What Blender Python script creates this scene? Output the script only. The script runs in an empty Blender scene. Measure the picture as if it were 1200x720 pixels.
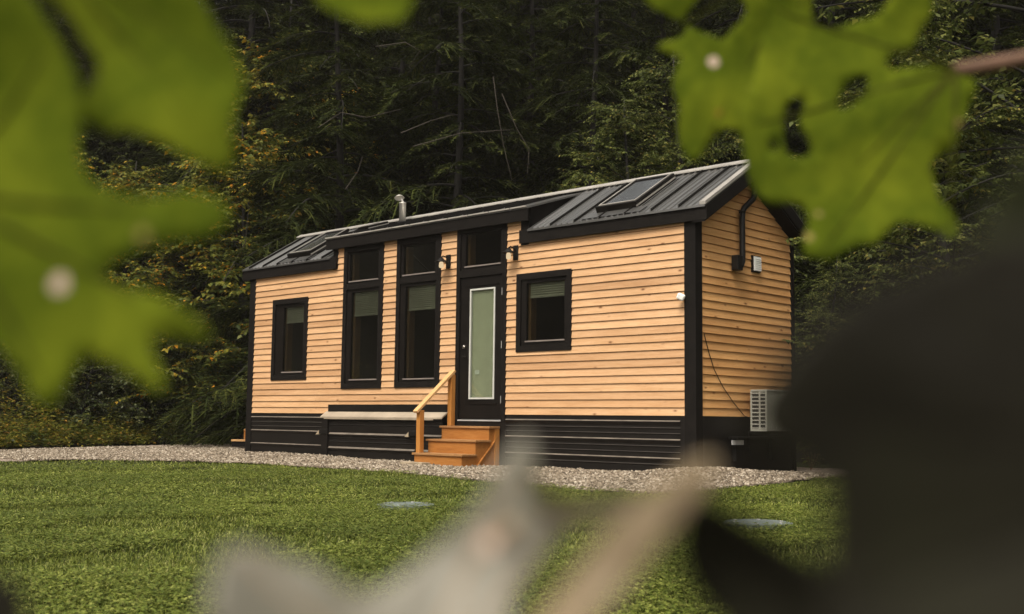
import bpy, bmesh, math, random, json
import numpy as np
from mathutils import Vector, Matrix
from mathutils.geometry import delaunay_2d_cdt
rad = math.radians
SC = bpy.context.scene
COL = SC.collection
rng = np.random.default_rng(7)

# ------------------------------------------------------------------ helpers
def tag(o, label=None, cat=None, group=None, kind=None):
    if label: o['label'] = label
    if cat: o['category'] = cat
    if group: o['group'] = group
    if kind: o['kind'] = kind
    return o

def empty(name, loc=(0, 0, 0), rz=0.0):
    o = bpy.data.objects.new(name, None)
    o.empty_display_size = 0.2
    COL.objects.link(o)
    o.location = loc
    o.rotation_euler = (0, 0, rz)
    return o

def link_mesh(name, me, mat, parent=None):
    o = bpy.data.objects.new(name, me)
    COL.objects.link(o)
    if mat is not None:
        for m in (mat if isinstance(mat, (list, tuple)) else [mat]):
            me.materials.append(m)
    if parent is not None:
        o.parent = parent
    return o

def np_mesh(name, V, faces_flat, sizes, smooth=False):
    me = bpy.data.meshes.new(name)
    V = np.asarray(V, dtype=np.float32)
    faces_flat = np.asarray(faces_flat, dtype=np.int32)
    sizes = np.asarray(sizes, dtype=np.int32)
    me.vertices.add(len(V)); me.vertices.foreach_set('co', V.ravel())
    me.loops.add(len(faces_flat)); me.loops.foreach_set('vertex_index', faces_flat)
    me.polygons.add(len(sizes))
    st = np.zeros(len(sizes), dtype=np.int32); st[1:] = np.cumsum(sizes)[:-1]
    me.polygons.foreach_set('loop_start', st)
    try: me.polygons.foreach_set('loop_total', sizes)
    except Exception: pass
    if smooth: me.polygons.foreach_set('use_smooth', np.ones(len(sizes), dtype=bool))
    me.update(calc_edges=True)
    me.validate()
    return me

class MB:
    """collects simple shapes; build() links them as ONE mesh object"""
    def __init__(s): s.v = []; s.f = []; s.m = []; s.cm = 0
    def add(s, V, F):
        b = len(s.v); s.v += [tuple(map(float, p)) for p in V]
        for q in F: s.f.append([b + i for i in q]); s.m.append(s.cm)
        return s
    def box(s, x0, x1, y0, y1, z0, z1, bev=0.0):
        if bev <= 0:
            V = [(x, y, z) for z in (z0, z1) for y in (y0, y1) for x in (x0, x1)]
            return s.add(V, [(0, 2, 3, 1), (4, 5, 7, 6), (0, 1, 5, 4), (2, 6, 7, 3), (0, 4, 6, 2), (1, 3, 7, 5)])
        bm = bmesh.new(); bmesh.ops.create_cube(bm, size=1)
        for v in bm.verts:
            v.co = ((x0 + x1) / 2 + v.co.x * (x1 - x0), (y0 + y1) / 2 + v.co.y * (y1 - y0), (z0 + z1) / 2 + v.co.z * (z1 - z0))
        bmesh.ops.bevel(bm, geom=list(bm.edges), offset=bev, segments=2, profile=.5, affect='EDGES')
        bm.verts.index_update()
        s.add([v.co[:] for v in bm.verts], [[v.index for v in f.verts] for f in bm.faces]); bm.free()
        return s
    def prism(s, prof, a0, a1, axis='x'):
        """closed profile in the two other axes, extruded along axis"""
        n = len(prof); V = []
        for a in (a0, a1):
            for p in prof:
                V.append((a, p[0], p[1]) if axis == 'x' else ((p[0], a, p[1]) if axis == 'y' else (p[0], p[1], a)))
        F = [[i, (i + 1) % n, n + (i + 1) % n, n + i] for i in range(n)] + [list(range(n))[::-1], list(range(n, 2 * n))]
        return s.add(V, F)
    def bar(s, p, q, w, h, up=(0, 0, 1)):
        p, q = Vector(p), Vector(q); d = (q - p).normalized(); up = Vector(up)
        a = d.cross(up).normalized(); b = a.cross(d).normalized()
        V = [e + a * (w / 2 * i) + b * (h / 2 * j) for e in (p, q) for i, j in ((-1, -1), (1, -1), (1, 1), (-1, 1))]
        return s.add(V, [(0, 1, 2, 3), (7, 6, 5, 4), (0, 4, 5, 1), (1, 5, 6, 2), (2, 6, 7, 3), (3, 7, 4, 0)])
    def tube(s, pts, r, n=8, cap=True):
        V, F = tube_arr(pts, r, n, cap); return s.add(V, F)
    def lathe(s, prof, c=(0, 0, 0), n=24, cap=True):
        V = []; F = []
        for rr, z in prof:
            for k in range(n):
                a = 2 * math.pi * k / n; V.append((c[0] + rr * math.cos(a), c[1] + rr * math.sin(a), c[2] + z))
        for i in range(len(prof) - 1):
            for k in range(n):
                k2 = (k + 1) % n; F.append((i * n + k, i * n + k2, (i + 1) * n + k2, (i + 1) * n + k))
        if cap: F.append(list(range(n))[::-1]); F.append([(len(prof) - 1) * n + k for k in range(n)])
        return s.add(V, F)
    def build(s, name, mat, parent=None, smooth=False, fix=True):
        me = bpy.data.meshes.new(name); me.from_pydata(s.v, [], s.f)
        if fix:
            bm = bmesh.new(); bm.from_mesh(me); bmesh.ops.recalc_face_normals(bm, faces=bm.faces); bm.to_mesh(me); bm.free()
        o = link_mesh(name, me, mat, parent)
        for p, k in zip(me.polygons, s.m): p.material_index = k
        if smooth:
            for p in me.polygons: p.use_smooth = True
        return o

def tube_arr(pts, r, n=6, cap=True):
    pts = [Vector(p) for p in pts]; N = len(pts)
    rs = [r] * N if isinstance(r, (int, float)) else list(r)
    V = []; F = []; a = None
    for i, p in enumerate(pts):
        d = (pts[min(i + 1, N - 1)] - pts[max(i - 1, 0)]).normalized()
        if a is None:
            a = d.orthogonal().normalized()
        else:
            a = (a - d * a.dot(d)); a = a.normalized() if a.length > 1e-6 else d.orthogonal().normalized()
        b = d.cross(a)
        for k in range(n):
            t = 2 * math.pi * k / n; V.append(tuple(p + (a * math.cos(t) + b * math.sin(t)) * rs[i]))
    for i in range(N - 1):
        for k in range(n):
            k2 = (k + 1) % n; F.append([i * n + k, i * n + k2, (i + 1) * n + k2, (i + 1) * n + k])
    if cap: F.append(list(range(n))[::-1]); F.append([(N - 1) * n + k for k in range(n)])
    return V, F

# ------------------------------------------------------------------ materials
def new_mat(name):
    m = bpy.data.materials.new(name); m.use_nodes = True
    nt = m.node_tree; nt.nodes.clear()
    out = nt.nodes.new('ShaderNodeOutputMaterial')
    return m, nt, out
def N(nt, t, **kw):
    n = nt.nodes.new(t)
    for k, v in kw.items():
        if k in n.inputs: n.inputs[k].default_value = v
        else: setattr(n, k, v)
    return n
def L(nt, a, b): nt.links.new(a, b)
def ramp(nt, fac, stops):
    r = nt.nodes.new('ShaderNodeValToRGB'); e = r.color_ramp.elements
    while len(e) < len(stops): e.new(.5)
    for q, (p, c) in zip(e, stops): q.position = p; q.color = (*c, 1) if len(c) == 3 else c
    L(nt, fac, r.inputs[0]); return r.outputs[0]
def mix(nt, fac, a, b, mode='MIX'):
    m = nt.nodes.new('ShaderNodeMix'); m.data_type = 'RGBA'; m.blend_type = mode
    for sock, v in ((m.inputs[0], fac), (m.inputs[6], a), (m.inputs[7], b)):
        if isinstance(v, bpy.types.NodeSocket): L(nt, v, sock)
        else: sock.default_value = v if not isinstance(v, tuple) else ((*v, 1) if len(v) == 3 else v)
    return m.outputs[2]
def coord(nt, scale=(1, 1, 1), kind='Object', rot=(0, 0, 0)):
    tc = nt.nodes.new('ShaderNodeTexCoord'); mp = nt.nodes.new('ShaderNodeMapping')
    mp.inputs['Scale'].default_value = scale; mp.inputs['Rotation'].default_value = rot
    L(nt, tc.outputs[kind], mp.inputs[0]); return mp.outputs[0]
def noise(nt, vec, scale=5, detail=4, rough=.55, out='Fac'):
    n = N(nt, 'ShaderNodeTexNoise', Scale=scale, Detail=detail, Roughness=rough)
    if vec is not None: L(nt, vec, n.inputs['Vector'])
    return n.outputs[out]
def bump(nt, h, strength=.3, dist=.01):
    b = N(nt, 'ShaderNodeBump', Strength=strength, Distance=dist); L(nt, h, b.inputs['Height']); return b.outputs[0]
def principled(nt, out, col, rough=.6, metal=0.0, nrm=None, spec=.5):
    p = nt.nodes.new('ShaderNodeBsdfPrincipled')
    for nm, v in (('Base Color', col), ('Roughness', rough), ('Metallic', metal), ('Specular IOR Level', spec)):
        if isinstance(v, bpy.types.NodeSocket): L(nt, v, p.inputs[nm])
        else: p.inputs[nm].default_value = (*v, 1) if isinstance(v, tuple) else v
    if nrm is not None: L(nt, nrm, p.inputs['Normal'])
    L(nt, p.outputs[0], out.inputs[0]); return p
def island(nt): return nt.nodes.new('ShaderNodeNewGeometry').outputs['Random Per Island']

def plain(name, col, rough=.6, metal=0.0, var=.25, scale=6, bmp=.1, spec=.5):
    m, nt, out = new_mat(name); c = coord(nt)
    n = noise(nt, c, scale, 5)
    lo = tuple(v * (1 - var) for v in col); hi = tuple(min(1, v * (1 + var)) for v in col)
    col_s = ramp(nt, n, [(.3, lo), (.7, hi)])
    n2 = noise(nt, c, scale * 9, 3)
    principled(nt, out, col_s, rough, metal, bump(nt, n2, bmp, .004) if bmp else None, spec)
    return m

def wood(name, axis, base, dark, light, knots=True, stretch=14, rough=.62, islands=True):
    """grain runs along axis (0=x,1=y,2=z); boards differ by island"""
    m, nt, out = new_mat(name)
    sc = [stretch] * 3; sc[axis] = 1.0
    tc = nt.nodes.new('ShaderNodeTexCoord')
    add = N(nt, 'ShaderNodeVectorMath', operation='ADD'); L(nt, tc.outputs['Object'], add.inputs[0])
    isl = island(nt)
    comb = nt.nodes.new('ShaderNodeCombineXYZ')
    mu = N(nt, 'ShaderNodeMath', operation='MULTIPLY'); L(nt, isl, mu.inputs[0]); mu.inputs[1].default_value = 37.0 if islands else 0
    for k in range(3): L(nt, mu.outputs[0], comb.inputs[k])
    L(nt, comb.outputs[0], add.inputs[1])
    mp = nt.nodes.new('ShaderNodeMapping'); mp.inputs['Scale'].default_value = sc; L(nt, add.outputs[0], mp.inputs[0])
    g = noise(nt, mp.outputs[0], 2.2, 6, .65)
    fine = noise(nt, mp.outputs[0], 9, 3, .6)
    c = ramp(nt, g, [(.25, dark), (.5, base), (.75, light)])
    c = mix(nt, .25, c, ramp(nt, fine, [(.35, dark), (.65, light)]))
    # board to board tone
    tone = ramp(nt, isl, [(0, (.80, .74, .68)), (.35, (1.0, .97, .94)), (.7, (1.06, 1.05, 1.02)), (1, (.93, .86, .78))])
    c = mix(nt, 1.0, c, tone, 'MULTIPLY')
    big = noise(nt, add.outputs[0], .7, 3)
    c = mix(nt, 1.0, c, ramp(nt, big, [(.3, (.88, .84, .8)), (.65, (1.04, 1.03, 1.02))]), 'MULTIPLY')
    if knots:
        ks = [7.0] * 3; ks[axis] = 3.4
        mp2 = nt.nodes.new('ShaderNodeMapping'); mp2.inputs['Scale'].default_value = ks; L(nt, add.outputs[0], mp2.inputs[0])
        vo = N(nt, 'ShaderNodeTexVoronoi', Scale=1.0, Randomness=1.0); L(nt, mp2.outputs[0], vo.inputs['Vector'])
        kf = ramp(nt, vo.outputs['Distance'], [(.07, (1, 1, 1)), (.13, (.3, .3, .3)), (.20, (0, 0, 0))])
        # only some of the cells carry a knot
        cs = N(nt, 'ShaderNodeSeparateColor'); L(nt, vo.outputs['Color'], cs.inputs[0])
        gt = N(nt, 'ShaderNodeMath', operation='GREATER_THAN'); L(nt, cs.outputs[0], gt.inputs[0]); gt.inputs[1].default_value = .5
        mm = N(nt, 'ShaderNodeMath', operation='MULTIPLY'); L(nt, gt.outputs[0], mm.inputs[0]); L(nt, kf, mm.inputs[1])
        c = mix(nt, mm.outputs[0], c, tuple(v * f for v, f in zip(dark, (.42, .33, .28))))
    principled(nt, out, c, rough, 0, bump(nt, g, .25, .004), .3)
    return m

def leafy(name, stops, trans=.35, rough=.5, ns=.55, spec=.35, lo=(.62, .66, .6), hi=(1.25, 1.2, 1.1)):
    """foliage: colour differs leaf by leaf, some light passes through"""
    m, nt, out = new_mat(name)
    c = ramp(nt, island(nt), stops)
    nz = noise(nt, coord(nt), ns, 3)
    c = mix(nt, 1.0, c, ramp(nt, nz, [(.32, lo), (.68, hi)]), 'MULTIPLY')
    p = principled(nt, out, c, rough, 0, None, spec)
    t = nt.nodes.new('ShaderNodeBsdfTranslucent'); L(nt, c, t.inputs[0])
    ms = nt.nodes.new('ShaderNodeMixShader'); ms.inputs[0].default_value = trans
    L(nt, p.outputs[0], ms.inputs[1]); L(nt, t.outputs[0], ms.inputs[2]); L(nt, ms.outputs[0], out.inputs[0])
    return m

def glass_mat(name, tint=(.66, .67, .62), refl=.10, rg=.02):
    m, nt, out = new_mat(name)
    tr = N(nt, 'ShaderNodeBsdfTransparent'); tr.inputs[0].default_value = (*tint, 1)
    gl = N(nt, 'ShaderNodeBsdfGlossy', Roughness=rg)
    lw = N(nt, 'ShaderNodeLayerWeight', Blend=.25)
    mr = N(nt, 'ShaderNodeMapRange'); L(nt, lw.outputs['Fresnel'], mr.inputs[0]); mr.inputs[3].default_value = refl * .5; mr.inputs[4].default_value = refl * 4
    gl.inputs['Color'].default_value = (1, 1, 1, 1)
    bn = bump(nt, noise(nt, coord(nt), 1.1, 1), .06, .02); L(nt, bn, gl.inputs['Normal'])
    ms = nt.nodes.new('ShaderNodeMixShader'); L(nt, mr.outputs[0], ms.inputs[0]); L(nt, tr.outputs[0], ms.inputs[1]); L(nt, gl.outputs[0], ms.inputs[2])
    L(nt, ms.outputs[0], out.inputs[0]); return m

CED = dict(base=(.575, .36, .195), dark=(.45, .255, .122), light=(.64, .425, .255))
M = {}
M['siding'] = wood('pine_siding_long', 0, **CED)
M['siding_end'] = wood('pine_siding_end', 1, base=(.62, .345, .14), dark=(.47, .235, .08), light=(.69, .42, .195))
M['step_wood'] = wood('stained_step_wood', 0, base=(.33, .135, .03), dark=(.23, .085, .017), light=(.40, .18, .05), knots=False, stretch=10)
M['tread_wood'] = wood('worn_tread_wood', 0, base=(.30, .155, .06), dark=(.18, .08, .03), light=(.40, .23, .10), knots=False, stretch=10)
M['post_wood'] = wood('stained_post_wood', 2, base=(.40, .17, .036), dark=(.29, .115, .022), light=(.47, .225, .06), knots=False, stretch=10)
M['rail_wood'] = wood('pale_rail_wood', 1, base=(.60, .36, .16), dark=(.48, .27, .10), light=(.68, .44, .22), knots=False, stretch=10)
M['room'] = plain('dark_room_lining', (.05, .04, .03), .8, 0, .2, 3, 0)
M['jamb'] = wood('jamb_wood', 2, base=(.17, .10, .05), dark=(.11, .065, .03), light=(.22, .13, .07), knots=False)
M['trim'] = plain('black_stained_trim', (.008, .0065, .0055), .75, 0, .3, 9, .25, .12)
M['sash'] = plain('black_sash', (.0075, .006, .005), .45, 0, .2, 5, .05, .2)
M['sash_edge'] = plain('pale_grey_edge', (.20, .17, .15), .45, 0, .2, 5, .05)  # paler grey than the sash itself
M['skirt'] = plain('black_steel_skirting', (.0095, .008, .007), .45, 0, .2, 3, .05, .22)
M['thin_edge'] = plain('sky_sheen_rib', (.035, .03, .025), .5, 0, .3, 4, .05, .3)  # sky glint along the thin ribs put into a paler colour
M['skirt_edge'] = plain('sky_sheen_ledge', (.145, .12, .095), .5, 0.0, .35, 4, .1)  # black steel ledge, its sky reflection put into a paler colour
M['lid'] = plain('weathered_metal_lid', (.36, .295, .22), .5, 0.0, .18, 3, .1)
M['white'] = plain('white_paint', (.80, .80, .76), .5, 0, .06, 5, .02)
M['lite'] = plain('glazing_bead', (.52, .52, .48), .5, 0, .06, 5, .02)
M['acwhite'] = plain('off_white_casing', (.52, .51, .43), .5, 0, .1, 5, .05)
M['darkslot'] = plain('dark_recess', (.025, .022, .02), .7, 0, .2, 5, 0)
M['steel'] = plain('stainless_flue', (.66, .63, .57), .4, .65, .12, 7, .1)
M['chrome'] = plain('brushed_nickel', (.7, .68, .64), .25, 1.0, .05, 7, 0)
M['blackmetal'] = plain('black_powder_coat', (.009, .008, .007), .5, 0, .2, 8, .05, .2)
M['blind'] = plain('sage_cell_blind', (.42, .43, .38), .8, 0, .1, 4, .05)
M['doorblind'] = plain('green_tinted_door_blind', (.58, .57, .44), .7, 0, .08, 3, .05)  # beige white slats; reflected greenery put into their colour
M['glass'] = glass_mat('window_glass')
M['doorglass'] = glass_mat('door_glass', (.82, .85, .80))
M['skyglass'] = glass_mat('skylight_glass', (.4, .44, .42), .42, .22)
M['septic'] = plain('grey_green_plastic', (.13, .155, .14), .75, 0, .12, 6, .1)
M['paver'] = plain('weathered_board', (.30, .24, .16), .8, 0, .3, 8, .3)
M['grey'] = plain('pale_grey_plate', (.45, .45, .44), .4, 0.2, .1, 8, .05)
def lamp_mat():
    m, nt, out = new_mat('lit_frosted_bulb')
    e = N(nt, 'ShaderNodeEmission', Strength=.40); e.inputs[0].default_value = (1, .76, .46, 1)
    L(nt, e.outputs[0], out.inputs[0]); return m
M['bulb'] = lamp_mat()
def roof_mat():
    m, nt, out = new_mat('charcoal_steel_roof'); c = coord(nt)
    n = noise(nt, coord(nt, (1, .15, .15)), 2.0, 3)
    col = ramp(nt, n, [(.3, (.22, .215, .205)), (.7, (.34, .33, .315))])
    r = .30
    principled(nt, out, col, r, .85, bump(nt, noise(nt, c, 1.6, 2), .04, .03), .5); return m
M['roof'] = roof_mat()
M['ridge'] = plain('ridge_cap_steel', (.36, .335, .30), .45, .2, .15, 3, .08)  # paler than the roof sheets: sky reflection put into the base colour
M['bark'] = plain('dark_bark', (.012, .010, .008), .9, 0, .4, 14, .8)
M['deadtwig'] = plain('bare_twig', (.045, .036, .026), .9, 0, .3, 20, .2)
M['twig'] = plain('young_twig', (.13, .065, .035), .7, 0, .3, 60, .3)

M['hemlock'] = leafy('hemlock_needles', [(0, (.014, .020, .006)), (.5, (.028, .038, .009)), (.85, (.058, .070, .016)), (1, (.085, .088, .022))], .25, .7, .55, .08)
M['beech'] = leafy('green_tree_leaves', [(0, (.04, .055, .016)), (.6, (.105, .125, .03)), (.93, (.20, .21, .065)), (1, (.27, .21, .05))], .4, .5, .55, .15)
M['autumn'] = leafy('turning_tree_leaves', [(0, (.06, .085, .018)), (.5, (.15, .17, .035)), (.86, (.26, .24, .04)), (.945, (.50, .29, .03)), (1, (.60, .26, .02))], .4, .5, .8, .2, (.45, .55, .5), (1.35, 1.2, 1.0))
M['shade_leaf'] = leafy('shaded_bush_leaves', [(0, (.03, .045, .014)), (.6, (.065, .08, .022)), (1, (.11, .11, .035))], .35)
M['weed'] = leafy('tall_weed_leaves', [(0, (.04, .055, .012)), (.5, (.11, .125, .022)), (.85, (.19, .18, .035)), (1, (.26, .15, .04))], .35, .5, 1.4, .2, (.30, .42, .35), (1.55, 1.3, .9))
M['grass'] = leafy('lawn_blades', [(0, (.036, .053, .009)), (.45, (.108, .138, .022)), (.85, (.215, .245, .045)), (1, (.40, .39, .15))], .3, .6, .5, .2, (.86, .88, .84), (1.12, 1.1, 1.06))
M['clover'] = leafy('clover_leaves', [(0, (.08, .118, .016)), (.6, (.16, .20, .03)), (1, (.30, .32, .08))], .3, .5)

def ground_mat(name, a, b, sc=2.0, bmp=.6):
    m, nt, out = new_mat(name); c = coord(nt)
    n = noise(nt, c, sc, 7, .65); n2 = noise(nt, c, sc * 14, 5, .7)
    col = mix(nt, .5, ramp(nt, n, [(.3, a), (.7, b)]), ramp(nt, n2, [(.3, a), (.7, b)]))
    principled(nt, out, col, .95, 0, bump(nt, n2, bmp, .03), .2); return m
M['soil'] = ground_mat('lawn_soil', (.016, .018, .007), (.040, .045, .014), 3)
M['litter'] = ground_mat('forest_floor', (.008, .007, .005), (.020, .016, .010), 1.0)
def gravel_sheet():
    m, nt, out = new_mat('crushed_stone_bed'); c = coord(nt)
    vo = N(nt, 'ShaderNodeTexVoronoi', Scale=38.0); L(nt, c, vo.inputs['Vector'])
    cs = N(nt, 'ShaderNodeSeparateColor'); L(nt, vo.outputs['Color'], cs.inputs[0])
    col = ramp(nt, cs.outputs[0], [(0, (.12, .095, .075)), (.5, (.25, .195, .15)), (1, (.36, .295, .235))])
    principled(nt, out, col, .9, 0, bump(nt, vo.outputs['Distance'], .8, .02), .2); return m
M['gravelbed'] = gravel_sheet()
def stone_mat():
    m, nt, out = new_mat('crushed_stone')
    col = ramp(nt, island(nt), [(0, (.075, .058, .042)), (.4, (.18, .143, .102)), (.75, (.275, .225, .165)), (1, (.46, .40, .32))])
    principled(nt, out, col, .85, 0, None, .2); return m
M['stone'] = stone_mat()
# ------------------------------------------------------------------ the house
GZ = -0.08                       # lawn level; z = 0 is about the top of the gravel bank at the corner
XL, XR, YB = -10.79, 0.181, 2.66 # outer faces of the framing: left end, right end, back
RID = YB / 2
S = 0.1175; ZB = 0.74            # clapboard exposure and height of the lowest clapboard
SL = 0.60                        # roof pitch
def soffit(y): return 3.49 + SL * min(y, YB - y)
def top_main(y): return 3.70 + SL * (min(y, YB - y) + .08)
house = tag(empty('tiny_house', (-5.3, 1.33, GZ)), 'long pine clapboard tiny house with black trim, black skirting and a dark metal gable roof', 'house')
def to_house(o):
    o.parent = house; o.matrix_parent_inverse = house.matrix_basis.inverted(); return o
house.location = (-5.3, 1.33, GZ)
bpy.context.view_layer.update()
def hpart(mb, name, mat, parent=None, smooth=False):
    o = mb.build(name, mat, None, smooth)
    if parent is None:
        o.parent = house; o.matrix_parent_inverse = Matrix.Translation((5.3, -1.33, -GZ))
    else: o.parent = parent
    if parent is not None:
        o.matrix_parent_inverse = Matrix.Identity(4)
    return o

def boards(mb, a0, a1, openings, zmax, axis, face, out, clip=None, zmin=0):
    """lap boards; axis 0: run along x at y=face, axis 1: along y at x=face; out = outward sign"""
    k = int(round((zmin - ZB) / S)) if zmin else 0
    while ZB + k * S < zmax - 1e-4:
        z0, z1 = ZB + k * S, min(ZB + (k + 1) * S, zmax)
        cuts = sorted({z0, z1} | {z for o in openings for z in o[2:4] if z0 < z < z1})
        for za, zb in zip(cuts[:-1], cuts[1:]):
            spans = [(a0, a1)]
            for o in openings:
                if o[2] < zb - 1e-5 and o[3] > za + 1e-5:
                    ns = []
                    for s0, s1 in spans:
                        if o[1] <= s0 or o[0] >= s1: ns.append((s0, s1)); continue
                        if o[0] > s0: ns.append((s0, o[0]))
                        if o[1] < s1: ns.append((o[1], s1))
                    spans = ns
            # board joints
            sp2 = []
            for s0, s1 in spans:
                while s1 - s0 > 3.8:
                    j = s0 + random.uniform(1.8, 3.4); sp2.append((s0, j - .0015)); s0 = j + .0015
                sp2.append((s0, s1))
            for s0, s1 in sp2:
                def dd_(z): return .033 - .020 * (z - z0) / S
                rows_ = [(dd_(za), za)]
                full = zb > z0 + S - .001
                if full: rows_ += [(dd_(zb - .006), zb - .006), (.001, zb - .006), (.001, zb)]
                else: rows_ += [(dd_(zb), zb)]
                V = []
                for d_, z in [(.0005, za)] + rows_:
                    q0, q1 = clip(z, s0, s1) if clip else (s0, s1)
                    if q1 < q0 + .002: q1 = q0 + .002
                    for q in (q0, q1): V.append((q, face + out * d_, z) if axis == 0 else (face + out * d_, q, z))
                nr = len(V) // 2
                if clip and clip(za, s0, s1)[1] - clip(za, s0, s1)[0] < .01: continue
                F = [(2 * i_, 2 * i_ + 1, 2 * i_ + 3, 2 * i_ + 2) for i_ in range(nr - 1)]
                F += [[2 * i_ for i_ in range(nr)], [2 * i_ + 1 for i_ in range(nr)][::-1]]
                mb.add(V, F)
        k += 1

DX0, DX1 = -8.05, -3.00          # dormer wall
# windows: outer casing x0,x1,z0,z1 ; glass panes
WIN = [
    ('left', -9.975, -8.815, 1.386, 2.995, [(-9.63, -8.97, 1.555, 2.83)], [(0, 2.535)]),
    ('tallA', -7.72, -6.575, 1.195, 3.845, [(-7.57, -6.745, 3.205, 3.715), (-7.50, -6.73, 1.375, 2.985)], [(1, 2.56)]),
    ('tallB', -6.205, -5.05, 1.20, 3.845, [(-6.05, -5.225, 3.205, 3.71), (-5.985, -5.20, 1.365, 2.985)], [(1, 2.58)]),
    ('right', -3.255, -2.095, 1.735, 2.99, [(-3.06, -2.255, 1.915, 2.83)], [(0, 2.615)]),
]
DOOR = (-4.65, -3.483, .62, 3.845)
ops = [(w[1] + .03, w[2] - .03, w[3] + .03, w[4] - .0) for w in WIN] + [(DOOR[0] + .03, DOOR[1] - .03, .5, DOOR[3])]
ops[0] = (ops[0][0], ops[0][1], ops[0][2], WIN[0][4] - .03); ops[3] = (ops[3][0], ops[3][1], ops[3][2], WIN[3][4] - .03)
k_top = ZB + math.floor((3.50 - ZB) / S) * S
mb = MB()
boards(mb, XL + .17, .0, ops, k_top, 0, 0, -1)
boards(mb, XL + .17, DX0 + .01, ops, 3.50, 0, 0, -1, None, k_top)
boards(mb, DX0 + .01, DX1 - .01, ops, 3.86, 0, 0, -1, None, k_top)
boards(mb, DX1 - .01, .0, ops, 3.50, 0, 0, -1, None, k_top)
front = hpart(mb, 'front_siding', M['siding'])
mb = MB()
def gclip(z, s0, s1):
    if z <= 3.49: return (s0, s1)
    y = (z - 3.49) / SL
    return (max(s0, y), min(s1, YB - y))
boards(mb, .12, YB - .05, [], 3.49 + SL * RID - .03, 1, XR - .03, 1, gclip)
hpart(mb, 'gable_siding', M['siding_end'])
mb = MB(); boards(mb, .12, YB - .05, [], 3.49 + SL * RID - .03, 1, XL + .03, -1, gclip); hpart(mb, 'gable_siding', M['siding_end'])
mb = MB(); boards(mb, XL + .1, XR - .1, [], 3.5, 0, YB - .03, 1); hpart(mb, 'back_siding', M['siding'])
# framing shell behind the boards, so the walls have thickness
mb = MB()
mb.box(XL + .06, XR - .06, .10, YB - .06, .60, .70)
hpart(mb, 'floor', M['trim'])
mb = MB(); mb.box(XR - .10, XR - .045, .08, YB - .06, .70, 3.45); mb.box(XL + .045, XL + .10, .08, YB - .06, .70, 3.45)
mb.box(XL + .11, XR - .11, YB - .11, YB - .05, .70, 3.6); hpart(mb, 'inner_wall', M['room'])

# corner boards
def corner(x0, x1, y0, y1, ztop, zbot=-.25):
    m_ = MB(); m_.box(x0, x1, y0, y1, zbot, ztop); hpart(m_, 'corner_board', M['trim'])
m_ = MB(); m_.box(0.0, XR + .012, -.036, 0.0, -.25, 3.60); m_.box(XR - .03, XR + .012, 0.0, .127, -.25, 3.60); hpart(m_, 'corner_board', M['trim'])
m_ = MB(); m_.box(XL - .012, XL + .178, -.036, 0.0, -.3, 3.60); m_.box(XL - .012, XL + .03, 0.0, .127, -.3, 3.6); hpart(m_, 'corner_board', M['trim'])
m_ = MB(); m_.box(XR - .03, XR + .012, YB - .07, YB + .02, -.25, 3.60); hpart(m_, 'corner_board', M['trim'])
m_ = MB(); m_.box(DX0, DX0 + .135, -.034, .03, 3.45, 3.90); hpart(m_, 'corner_board', M['trim'])
m_ = MB(); m_.box(DX1 - .175, DX1, -.034, .03, 3.45, 3.90); hpart(m_, 'corner_board', M['trim'])

# skirting: ribbed steel; sky reflection on ledges and thin ribs put into paler colours
def skirt(x0, x1, y, thick, thin, z0, z1):
    prof = [(y + .05, z1), (y, z1)]
    m_ = MB(); ev = sorted([(z, 1) for z in thick] + [(z, 0) for z in thin], reverse=True)
    pts = [(y, z1)]
    led = MB(); thl = MB()
    for z, big in ev:
        d = .020 if big else .008; h = .008 if big else .004
        pts += [(y, z + h), (y - d, z - h)]
        if big: pts += [(y - d, z - h - .012), (y, z - h - .06)]
        else: pts += [(y - d, z - h - .006), (y, z - h - .02)]
        (led if big else thl).add([(x0, y - .002, z + h), (x1, y - .002, z + h), (x1, y - d - .002, z - h), (x0, y - d - .002, z - h)], [(0, 1, 2, 3)])
    pts += [(y, z0)]
    V = []; F = []
    for x in (x0, x1):
        for p in pts: V.append((x, p[0], p[1]))
    n = len(pts)
    for i in range(n - 1): F.append((i, i + 1, n + i + 1, n + i))
    m_.add(V, F)
    o = hpart(m_, 'skirting', M['skirt'])
    l = led.build('ledge', M['skirt_edge'], o, fix=False); thl.build('rib', M['thin_edge'], o, fix=False)
    return o
TK = [.665, .403, .142]
skirt(-3.47, -.078, -.022, TK, [.569, .49, .311, .226, .053], -.25, ZB)
skirt(-10.61, -8.22, -.022, TK, [.572, .486], -.3, ZB)
m_ = MB(); m_.box(-4.82, -3.47, -.03, 0, -.25, .66); hpart(m_, 'skirting', M['skirt'])
m_ = MB(); m_.box(XR - .05, XR - .006, .127, YB - .07, -.3, ZB); m_.box(XR - .006, XR + .006, .127, YB - .07, .44, .452); hpart(m_, 'skirting', M['skirt'])
m_ = MB(); m_.box(XL + .006, XL + .05, .127, YB - .07, -.3, ZB); hpart(m_, 'skirting', M['skirt'])
m_ = MB(); m_.box(XL + .06, XR - .06, YB - .06, YB - .02, -.3, ZB); hpart(m_, 'skirting', M['skirt'])
m_ = MB(); m_.box(-8.22, -8.10, -.06, 0, -.3, ZB - .02); hpart(m_, 'skirting_post', M['skirt'])
m_ = MB(); m_.box(-.078, -.002, -.028, 0, -.25, ZB - .02); hpart(m_, 'skirting_post', M['skirt'])

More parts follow.
